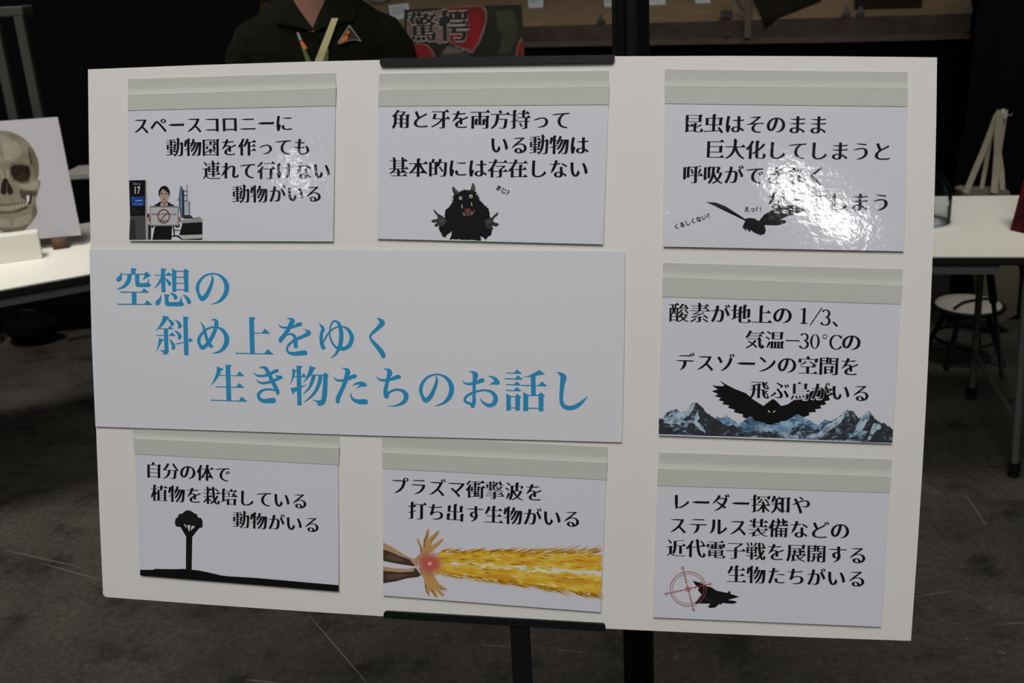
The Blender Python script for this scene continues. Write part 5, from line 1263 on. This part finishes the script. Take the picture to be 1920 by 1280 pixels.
# collar flaps lying on the chest
def polyline(pts, n=12):
    out = []
    for k in range(n + 1):
        t = k / n * (len(pts) - 1); i_ = min(int(t), len(pts) - 2); f = t - i_
        out.append((pts[i_][0] + (pts[i_ + 1][0] - pts[i_][0]) * f, pts[i_][1] + (pts[i_ + 1][1] - pts[i_][1]) * f))
    return out
FL = [[(612, -8), (605, 10), (598, 24), (593, 36), (586, 55)], [(634, -9), (630, 10), (622, 24), (618, 37), (589, 57)], [(652, -10), (648, 10), (644, 26), (640, 38), (590, 58)], [(674, -10), (671, 12), (667, 28), (663, 38), (592, 59)]]
FR = [[(546, -8), (555, 10), (565, 24), (574, 37), (588, 55)], [(530, -8), (536, 10), (544, 26), (552, 40), (586, 57)], [(516, -6), (519, 12), (526, 30), (534, 44), (585, 58)], [(500, -2), (502, 14), (508, 30), (518, 46), (584, 59)]]
for cols in (FL, FR):
    L_ = [[onchest(x, y, .010 + .004 * (ci in (1, 2))) for x, y in polyline(c)] for ci, c in enumerate(cols)]
    for A_, B_ in zip(L_, L_[1:]): q.strip(A_, B_, V((0, -.003, 0)), M_shirt)
nb_a = [P0 + V((.072 * math.cos(math.radians(a_)), .070 * math.sin(math.radians(a_)) - .0, 1.515)) for a_ in range(-20, 201, 20)]
nb_b = [P0 + V((.084 * math.cos(math.radians(a_)), .082 * math.sin(math.radians(a_)), 1.475)) for a_ in range(-20, 201, 20)]
q.strip(nb_a, nb_b, V((0, -.003, 0)), M_shirt)
q.build('shirt', r)
# triangular emblem on the chest and the lanyard
def patch(pts, m, h, name, par):
    q = MB(); P = [onchest(x, y, h) for x, y in pts]; q.prism(P, V((0, .0012, 0)), m); return q.build(name, par)
em = patch([(654.6, 46.5), (660, 53), (678, 78), (668, 75.5), (658, 75.5), (648, 79), (637, 83), (632.5, 80), (640, 69), (648, 57)], mat('emblem_white_rim', (150, 142, 136), .7, .2), .014, 'chest_emblem', r)
patch([(654.6, 50), (659, 55), (674, 75), (667, 73.5), (657, 73.5), (647, 77), (637.5, 80.5), (635.5, 79), (643, 68), (650, 57)], mat('emblem_dark_brown', (58, 44, 38), .7, .2), .0155, 'emblem_field', em)
patch([(637, 79), (641, 72), (647, 66), (651, 66.5), (653, 71), (650, 75.5), (643, 79)], mat('emblem_orange', (206, 116, 50), .7, .2), .017, 'emblem_orange_shape', em)
patch([(648, 64), (651, 58), (654, 57), (655.5, 61), (652.5, 64.5)], mat('emblem_orange', (206, 116, 50), .7, .2), .017, 'emblem_orange_dot', em)
def strap(a_, b_, m, name, par, h=.020, n=14):
    A, B = [], []
    for k in range(n + 1):
        t = k / n; A.append(onchest(a_[0][0] + (a_[1][0] - a_[0][0]) * t, a_[0][1] + (a_[1][1] - a_[0][1]) * t, h)); B.append(onchest(b_[0][0] + (b_[1][0] - b_[0][0]) * t, b_[0][1] + (b_[1][1] - b_[0][1]) * t, h))
    q = MB(); q.strip(A, B, V((0, -.001, 0)), m); return q.build(name, par)
M_cream = mat('lanyard_cream', (190, 178, 136), .7, .2)
ln = strap(((622, 34), (580, 140)), ((634, 34), (596, 140)), M_cream, 'lanyard', r)
strap(((610, 92), (600, 140)), ((616, 92), (614, 140)), mat('lanyard_green', (96, 110, 66), .7, .2), 'lanyard_pattern', ln, .018)
l2 = strap(((556, 60), (582, 140)), ((560, 62), (594, 140)), mat('lanyard_green', (96, 110, 66), .7, .2), 'lanyard', r, .020)
strap(((562, 77), (570, 94)), ((567, 77), (576, 90)), mat('lanyard_orange', (214, 112, 50), .7, .2), 'lanyard_pattern', l2, .022, 2)
strap(((556, 60), (561, 76)), ((560, 62), (566, 74)), mat('lanyard_grey', (150, 148, 146), .7, .2), 'lanyard_pattern', l2, .022, 2)
q = MB(); tw = onchest(592, 150); q.box(tw + V((-.045, -.022, -.22)), (.09, 0, 0), (0, .006, 0), (0, 0, .13), mat('badge_white', (200, 200, 200), .5, .3), .002)
q.tube([onchest(588, 138, .014), tw + V((0, -.02, -.09))], .004, M_cream, 8); q.build('name_badge', r)
q = MB()
for s_ in (-1, 1): q.tube([P0 + V((s_ * .085, 0, .90)), P0 + V((s_ * .095, 0, .78)), P0 + V((s_ * .102, -.003, .47)), P0 + V((s_ * .107, .018, .06))], [.108, .100, .074, .066], M_trous, 24)
q.lathe(P0 + V((0, 0, .80)), [(.06, 0), (.10, .03), (.112, .12), (.08, .125)], M_trous, 32); q.build('trousers', r)
for s_ in (-1, 1):
    q = MB(); bmx = bmesh.new(); bmesh.ops.create_uvsphere(bmx, u_segments=24, v_segments=14, radius=1)
    for v in bmx.verts: v.co = V((v.co.x * .05, v.co.y * .14, (max(v.co.z, -.45) + .45) * .062 * (1 + .25 * v.co.y)))
    bmx.verts.index_update(); q.bm(bmx, M_black, Matrix.Translation(P0 + V((s_ * .112, -.055, .001))), True); q.build('shoe', r)
for o in bpy.data.objects:
    if '_b' in o: del o['_b']
